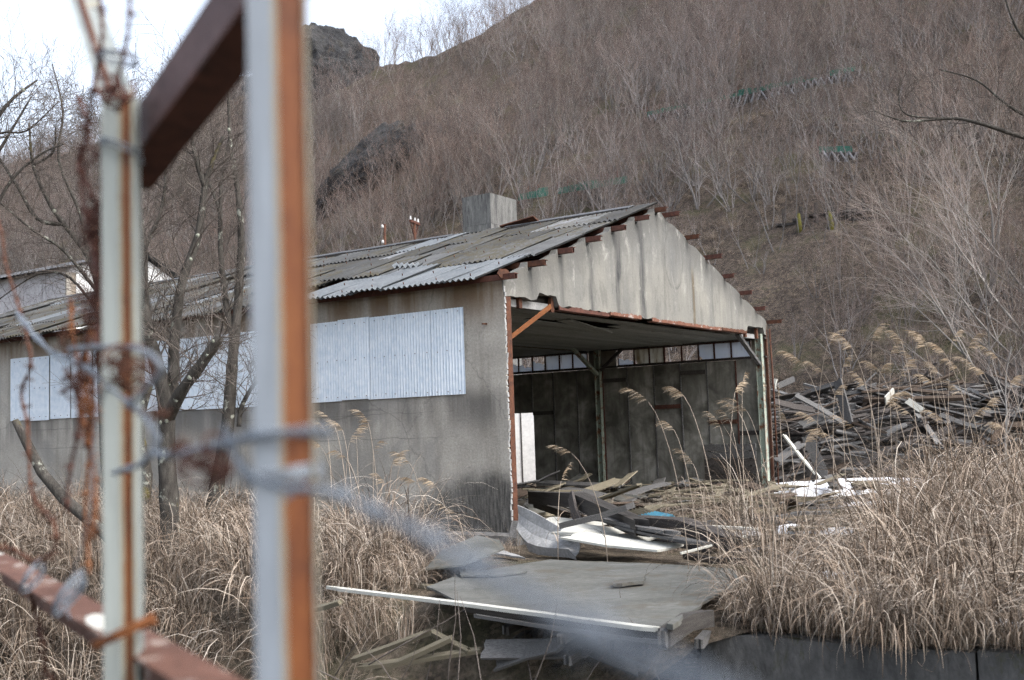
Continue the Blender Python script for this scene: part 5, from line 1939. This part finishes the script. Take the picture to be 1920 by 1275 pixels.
for k, (tx, ty, bx, d, lb) in enumerate(PLUMES):
    tip = at(tx, ty, d)
    b = at(bx, 1100, d)
    stalk((b.x, d - .1, yard_z(b.x, d)), tip, k, lb, 'plumed grass stalks at the right')
for k, (tx, ty) in enumerate(((1552, 645), (1598, 652), (1506, 684), (1646, 692), (1690, 640), (1735, 652), (1786, 640), (1622, 722), (1565, 742), (1530, 790), (1688, 705), (1760, 700), (1830, 690), (1712, 745), (1800, 735), (1850, 760), (1660, 760), (1600, 800), (1735, 640), (1770, 660), (1510, 830), (1650, 700), (1545, 700), (1580, 690), (1670, 665), (1720, 690), (1750, 720), (1795, 690), (1815, 655), (1845, 700), (1870, 670), (1895, 720), (1635, 640), (1705, 775), (1770, 790), (1825, 780), (1880, 800), (1560, 820))):
    d = rnd.uniform(13.5, 16.5)
    tip = at(tx, ty, d)
    b = at(tx + rnd.uniform(-25, 85), 1000, d)
    stalk((b.x, d, yard_z(b.x, d)), tip, 50 + k, 'tall plumed grass stalk in the stand before the timber heap', 'plumed stalks before the timber heap')
for k, (tx, ty) in enumerate(((602, 838), (614, 815), (628, 800), (642, 806), (655, 830), (668, 818), (690, 792), (700, 850), (735, 872), (768, 868), (780, 905), (818, 912), (856, 966), (650, 860), (720, 905))):
    d = rnd.uniform(13.6, 14.6)
    tip = at(tx, ty, d)
    b = at(tx + rnd.uniform(-10, 40), 1000, d)
    stalk((b.x, d, yard_z(b.x, d)), tip, 90 + k, 'plumed grass stalk before the grey side wall', 'plumed stalks before the side wall')

# ------------------------------------------------------------------ broken fence in the foreground
def fence_pt(px, py, off=0.):
    """point on the fence plane seen at this place"""
    v = ray(px, py)
    t = (F0 + FN * off - Vector((CAM.x, CAM.y, 0))).dot(FN) / v.dot(FN)
    return CAM + v * t
def post_mat(name, base, edge0, edge1):
    q = NT(name, .6, .35)
    v = q.coords((1, 1, 1), False)
    o = q.sep(v)
    low = q.math('MULTIPLY', q.math('SUBTRACT', q.noise(q.coords((1, 1, .25), False), 9, 6, .6), .5), .016)
    hi = q.math('MULTIPLY', q.math('SUBTRACT', q.noise(v, 90, 5, .7), .5), .008)
    x = q.math('ADD', q.math('ADD', o[0], low), hi)
    c = q.ramp(q.noise(q.coords((8, 8, .6), False), 9, 6), [(.3, [k * .8 for k in base]), (.7, [k * 1.15 for k in base])])
    halo = q.math('MULTIPLY', q.smooth(x, edge0 - .009, edge0 - .001), q.smooth(x, edge1 + .008, edge1 + .001))
    c = q.mix(q.math('MULTIPLY', halo, .8), c, (.27, .215, .12))
    ru = q.math('MULTIPLY', q.smooth(x, edge0 - .0015, edge0 + .002), q.smooth(x, edge1 + .002, edge1 - .0015))
    rc = q.ramp(q.noise(q.coords((1, 1, .4), False), 22, 7, .7), [(.3, (.07, .024, .011)), (.5, (.14, .045, .013)), (.72, (.19, .07, .02))])
    c = q.mix(ru, c, rc)
    sp = q.noise(v, 34, 6, .7)
    c = q.mix(q.ramp(sp, [(.66, 0.), (.7, .8)]), c, (.12, .055, .03))
    q.bump(q.noise(v, 120, 4), .25, .001)
    return q.out(c)
def lip_channel(base, z0, z1, w_, dp, yaw, name, label, mats, f0=-.08, f1=.0, f2=.44):
    """pressed steel post: pale face on the left, rust face on the right, pale folded lips"""
    e = empty(name, (base.x, base.y, z0), yaw)
    tag(e, label, 'post')
    h = z1 - z0
    M['_post'] = post_mat('rust_striped_' + mats[0], mats[4], w_ * f1, w_ * f2)
    def strip(nm, x0, x1, y0, y1, mt):
        MB().span((x0, y0, 0), (x1, y1, h)).build(nm, M[mt], e)
    strip('flange', -w_ * .5, w_ * f0, -dp * .5, -dp * .5 + .006, '_post')
    strip('fold', w_ * f0 + .0005, w_ * f1, -dp * .5 + .002, -dp * .5 + .008, '_post')
    strip('web', w_ * f1 + .0005, w_ * f2, -dp * .5 + .004, -dp * .5 + .012, '_post')
    strip('lip', w_ * f2 + .0005, w_ * .5, -dp * .5 - .002, -dp * .5 + .02, '_post')
    strip('side_face', -w_ * .5, -w_ * .5 + .006, -dp * .5 + .0065, dp * .5, mats[0])
    strip('back_face', -w_ * .5 + .0065, w_ * .5, dp * .5 - .006, dp * .5, mats[0])
    return e
pa = fence_pt(230, 800)
pb_ = fence_pt(533, 800)
yawp = math.atan2(0, 1)
za = fence_pt(230, 175).z
ea = lip_channel(pa, .1, za, .060, .05, .12, 'fence_post', 'narrow pale fence post with an orange rust stripe and a bent top arm', ('post_grey', 'rust_orange', 'post_grey', 'post_cream', (.27, .295, .28)), .0, .12, .38)
lip_channel(pb_, .1, fence_pt(533, -420).z, .074, .06, .2, 'fence_post', 'wide blue grey fence post with a broad orange rust stripe, nearest the camera', ('post_blue', 'rust_orange', 'post_grey', 'post_cream', (.17, .195, .225)))
# bent arm at the top of the narrow post
a0 = fence_pt(222, 190) - ea.location
a1 = fence_pt(140, -60, -.0) - ea.location
Ri = Matrix.Rotation(-.12, 3, 'Z')
a0, a1 = Ri @ a0, Ri @ a1
MB().bar(a0, a1, .058, .02, 0, Vector((0, 1, 0))).build('top_arm', M['post_grey'], ea)
sd_ = Vector((-.006, -.014, -.002))
MB().bar(a0 + sd_, a1 + sd_, .012, .006, 0, Vector((0, 1, 0))).build('arm_rust_stripe', M['rail_rust'], ea)

def angle_rail(p0, p1, leg, th, name, label, mat, patches=()):
    p0, p1 = Vector(p0), Vector(p1)
    e = empty(name, p0)
    tag(e, label, 'rail')
    d = (p1 - p0)
    x = d.normalized()
    up = Vector((0, 0, 1))
    y = up.cross(x).normalized()
    if y.y > 0: y = -y                       # towards the camera
    mb = MB()
    def quadbar(o0, o1, a, b):
        vs = []
        for q in (Vector(), d):
            vs += [q + o0, q + o0 + a, q + o0 + a + b, q + o0 + b]
        mb.add(vs, [(0, 3, 2, 1), (4, 5, 6, 7), (0, 1, 5, 4), (1, 2, 6, 5), (2, 3, 7, 6), (3, 0, 4, 7)])
    quadbar(Vector(), None, y * leg, up * -th)
    o = mb.build('flange', M[mat], e)
    mb = MB()
    quadbar(up * -(th + .0005) , None, y * th, up * -leg)
    mb.build('web', M[mat], e)
    for t, l_ in patches:
        mb = MB()
        q0 = d * t + up * .0008
        q1 = d * (t + l_) + up * .0008
        n = 10
        ring = []
        for k in range(n):
            an = k / n * 6.283
            ring.append((q0 + q1) / 2 + (q1 - q0) / 2 * math.cos(an) * (1 + .2 * nz(k * 1.3, t)) + y * (leg / 2 + leg * .45 * math.sin(an) * (1 + .2 * nz(k, 3))))
        mb.add(ring + [q - up * .001 for q in ring], [tuple(range(n))])
        mb.build('paint_patch', M['wood_white'], e)
    return e
l0, l1 = fence_pt(8, 1036, .1), fence_pt(560, 1330, .1)
l1.z = l0.z + (l1.z - l0.z) * 1.0
angle_rail(l0, l1, .092, .008, 'lower_rail', 'rusty angle iron rail with white paint remains at the lower left', 'rail_rust', ((.0, .03), (.6, .1)))
u0_, u1_ = fence_pt(216, 305, .05), fence_pt(560, -190, .05)
e = empty('upper_rail', u0_)
tag(e, 'dark brown steel rail rising steeply from the narrow post to the wide post', 'rail')
d = u1_ - u0_
MB().bar(Vector(), d, .008, .085, 0, Vector((0, 0, 1))).build('web', M['rail_brown'], e)
lo_ = Vector((0, 0, -.047)) + FN * .035
MB().bar(lo_, d + lo_, .078, .008, 0, Vector((0, 0, 1))).build('flange', M['rust_dark'], e)  # lit web lighter, shaded underside darker: light put into the two browns

def spline(pts, sub=6):
    out = []
    for i in range(len(pts) - 1):
        p0, p1, p2, p3 = pts[max(0, i - 1)], pts[i], pts[i + 1], pts[min(len(pts) - 1, i + 2)]
        for k in range(sub):
            f = k / sub
            out.append(.5 * ((2 * p1) + (p2 - p0) * f + (2 * p0 - 5 * p1 + 4 * p2 - p3) * f * f + (3 * p1 - p0 - 3 * p2 + p3) * f ** 3))
    out.append(pts[-1])
    return out
def wire(pxs, label, mat='rust', rad=.0022, barbs=True, off=0., step=.085, twist=True, name=None, seed=0):
    """two twisted strands with barbs, each strand and the barbs its own part"""
    r = random.Random(seed)
    pts = spline([fence_pt(p[0], p[1], off + (p[2] if len(p) > 2 else 0)) for p in pxs], 10)
    e = empty(name or ('barbed_wire' if barbs else 'tie_wire'), pts[0])
    tag(e, label, 'wire')
    b = pts[0]
    loc = [p - b for p in pts]
    L = [0.]
    for i in range(1, len(loc)): L.append(L[-1] + (loc[i] - loc[i - 1]).length)
    for s in ((0, 1) if twist else (0,)):
        q = []
        for i, p in enumerate(loc):
            dd = (loc[min(i + 1, len(loc) - 1)] - loc[max(0, i - 1)]).normalized()
            e1 = dd.cross(Vector((.3, 1, .2))).normalized()
            e2 = dd.cross(e1)
            an = L[i] * 140 + s * math.pi
            q.append(p + (e1 * math.cos(an) + e2 * math.sin(an)) * rad * (1. if twist else 0) + Vector((nz(i * .5, seed), nz(seed, i * .5), nz(i * .5, 7, seed))) * .0015)
        MB().tube(q, rad, 5).build('strand', M[mat], e)
    if barbs:
        nxt = step * .5
        for i in range(1, len(loc)):
            if L[i] >= nxt:
                nxt += step * r.uniform(.8, 1.2)
                bm_ = MB()
                dd = (loc[i] - loc[i - 1]).normalized()
                for k in range(4):
                    v = perp(dd, r)
                    bm_.tube([loc[i] - dd * .003, loc[i] + v * .008, loc[i] + v * .02 + dd * r.uniform(-.006, .006)], [.0018, .0018, .0005], 4)
                bm_.tube([loc[i] - dd * .007, loc[i] + dd * .007], rad * 2.2, 6)
                bm_.build('barb', M[mat], e)
    return e
wire([(-30, 380), (0, 425), (12, 500), (42, 600), (58, 680), (40, 735), (52, 800), (56, 900), (68, 940), (102, 985), (98, 1035), (60, 1052), (20, 1028), (-30, 1040)], 'rusty barbed strand hanging in a curve at the far left', 'rust', .0026, True, 0, .075, True, None, 1)
wire([(185, -20), (192, 70), (178, 150), (160, 260), (152, 340), (165, 430), (185, 520), (165, 620), (150, 700), (147, 800), (132, 880), (124, 960)], 'dark barbed strand hanging beside the narrow post from the bent arm', 'rust_dark', .0026, True, -.03, .08, True, None, 2)
wire([(170, 420), (190, 480), (178, 560), (165, 640), (160, 720), (170, 800), (165, 880), (160, 960), (168, 1075)], 'orange rusty barbed strand dropping to the lower rail', 'rust_orange', .0024, True, .03, .07, True, None, 3)
wire([(245, -20), (240, 60), (225, 130), (215, 180)], 'short barbed strand hanging down to the bent arm', 'rust_dark', .0022, True, -.02, .08, True, None, 4)
wire([(30, 585), (90, 655), (160, 690), (215, 735), (275, 785), (292, 830), (262, 870), (214, 886)], 'grey wire drooping across to the narrow post in a wide loop', 'galv', .0036, False, -.03, .1, True, None, 5)
wire([(130, 655), (200, 650), (262, 655), (300, 680), (298, 700), (260, 745), (235, 760)], 'grey wire wrapped once round the narrow post', 'galv', .0032, False, -.035, .1, True, None, 6)
wire([(178, 690), (182, 760), (175, 830), (172, 930), (160, 1000), (128, 1110), (130, 1160)], 'thin grey wire hanging straight down to the lower rail', 'galv', .0018, False, -.02, .1, False, None, 7)
wire([(290, 850), (330, 852), (380, 840), (440, 826), (520, 812), (600, 808), (618, 812)], 'grey wire running from the narrow post across the wide post', 'galv', .0036, False, -.045, .1, True, None, 8)
wire([(420, 800), (440, 850), (470, 890), (530, 915), (600, 918), (640, 930, -.02), (760, 985, -.07), (860, 1045, -.12), (985, 1110, -.16), (1100, 1175, -.18), (1230, 1240, -.19), (1400, 1330, -.2)], 'very blurred grey barbed wire sweeping from the wide post to the lower right', 'galv', .0028, True, -.05, .17, True, None, 9)
r_ = random.Random(88)
for k, (x0, y0, x1, y1, mt, lb) in enumerate(((150, 180, 185, 620, 'rust_dark', 'thin dark barbed strand left of the narrow post, hanging from the binding'), (195, 330, 150, 840, 'rust', 'brown barbed strand crossing behind the loose knot of rusty wire'), (140, 560, 178, 1010, 'rust_orange', 'orange barbed strand swinging low beside the narrow post'), (60, 1090, 105, 1290, 'rust', 'rusty barbed strand trailing below the lower rail'), (168, 380, 190, 700, 'rust_dark', 'short dark barbed strand pressed against the narrow post'))):
    pp = [(x0 + (x1 - x0) * j / 7 + r_.gauss(0, 9), y0 + (y1 - y0) * j / 7, r_.gauss(0, .02)) for j in range(8)]
    wire(pp, lb, mt, .0026, True, .01, .06, True, None, 40 + k)
def tangle(px, py, n, R_, label, mat, seed, off=-.04, rad=.0026, sq=1.):
    r = random.Random(seed)
    c = fence_pt(px, py, off)
    e = empty('wire_tangle', c)
    tag(e, label, 'wire')
    for k in range(n):
        ax = Vector((r.gauss(0, 1), r.gauss(0, .6), r.gauss(0, 1))).normalized()
        e1 = perp(ax, r)
        e2 = ax.cross(e1)
        rr = R_ * r.uniform(.4, 1.1)
        cc = Vector((r.gauss(0, .3), r.gauss(0, .2), r.gauss(0, .35 * sq))) * R_
        a0 = r.random() * 6
        pts = [cc + (e1 * math.cos(a0 + j * .5) + e2 * math.sin(a0 + j * .5) * .7) * rr * (1 + .2 * nz(j * .4, k)) for j in range(r.randrange(9, 14))]
        MB().tube(pts, rad, 5).build('loop', M[mat], e)
    for k in range(n // 2):
        v = Vector((r.gauss(0, 1), r.gauss(0, .5), r.gauss(0, 1))).normalized()
        p = v * R_ * .6
        MB().tube([p, p + v * .012, p + v * .03], [.002, .002, .0006], 4).build('barb', M[mat], e)
tangle(235, 702, 13, .036, 'ball of rusty wire knotted on the narrow post', 'rust', 1, -.045)
tangle(152, 715, 9, .042, 'loose knot of rusty wire left of the narrow post', 'rust', 2, -.02)
tangle(170, 760, 7, .03, 'rusty wire loops hanging below the loose knot', 'rust_orange', 3, -.02, .0024, 1.6)
tangle(215, 182, 10, .034, 'dark wire binding at the bend of the narrow post', 'rust_dark', 4, -.035)
tangle(300, 770, 4, .018, 'small rusty twist of wire right of the narrow post', 'rust', 5, -.03)
tangle(120, 640, 6, .03, 'rusty wire curl between the far left strand and the loose knot', 'rust', 12, -.01, .0024, 1.4)
tangle(172, 560, 8, .032, 'dark brown wire bunch above the loose knot', 'rust_dark', 11, -.01, .0026, 2.2)
tangle(190, 300, 6, .03, 'dark wire bunch left of the upper rail joint', 'rust_dark', 13, -.02, .0026, 1.8)
tangle(405, 880, 8, .034, 'dark brown lump of wire left of the wide post', 'rust_dark', 6, -.04)
tangle(345, 845, 5, .02, 'small rusty knot midway between the two posts', 'rust', 7, -.04)
tangle(180, 430, 11, .036, 'dark bunch of wire hanging above the roof line at the left', 'rust_dark', 8, -.02, .0026, 1.8)
def wrap(px, py, rx, ry, n, label, mat, off, rad, pitch=.006, tilt=0.):
    c = fence_pt(px, py, off)
    e = empty('tie_wire', c)
    tag(e, label, 'wire')
    pts = []
    for k in range(n * 14 + 1):
        an = k / 14 * 6.283
        pts.append(Vector((math.cos(an) * rx, math.sin(an) * ry, pitch * k / 14 + math.cos(an) * tilt)) + Vector((nz(k * .3, rx * 100), nz(k * .3, 5), nz(k * .3, 9))) * .003)
    MB().tube(pts, rad, 6).build('coil', M[mat], e)
wrap(533, 905, .046, .04, 3, 'grey wire coiled three times round the wide post', 'galv', .0, .0034, .006, .004)
wrap(533, 815, .047, .042, 1, 'single grey wire turn round the wide post above the coil', 'galv', .0, .0034, .004, -.003)
wrap(228, 290, .038, .034, 2, 'grey wire binding the upper rail to the narrow post', 'galv', .0, .0028, .01, -.016)
wrap(222, 115, .036, .03, 2, 'grey wire turns round the bent arm', 'galv', .0, .0026, .006, -.004)
wrap(232, 1195, .055, .035, 2, 'rusty strap binding the narrow post to the lower rail', 'rust_orange', -.01, .0045, .008, .022)
wrap(62, 1092, .02, .045, 2, 'grey tie wire round the left end of the lower rail', 'galv', -.02, .0028, .012, .03)
wrap(130, 1128, .028, .045, 3, 'grey tie wires round the lower rail left of the narrow post', 'galv', -.02, .0028, .01, .035)
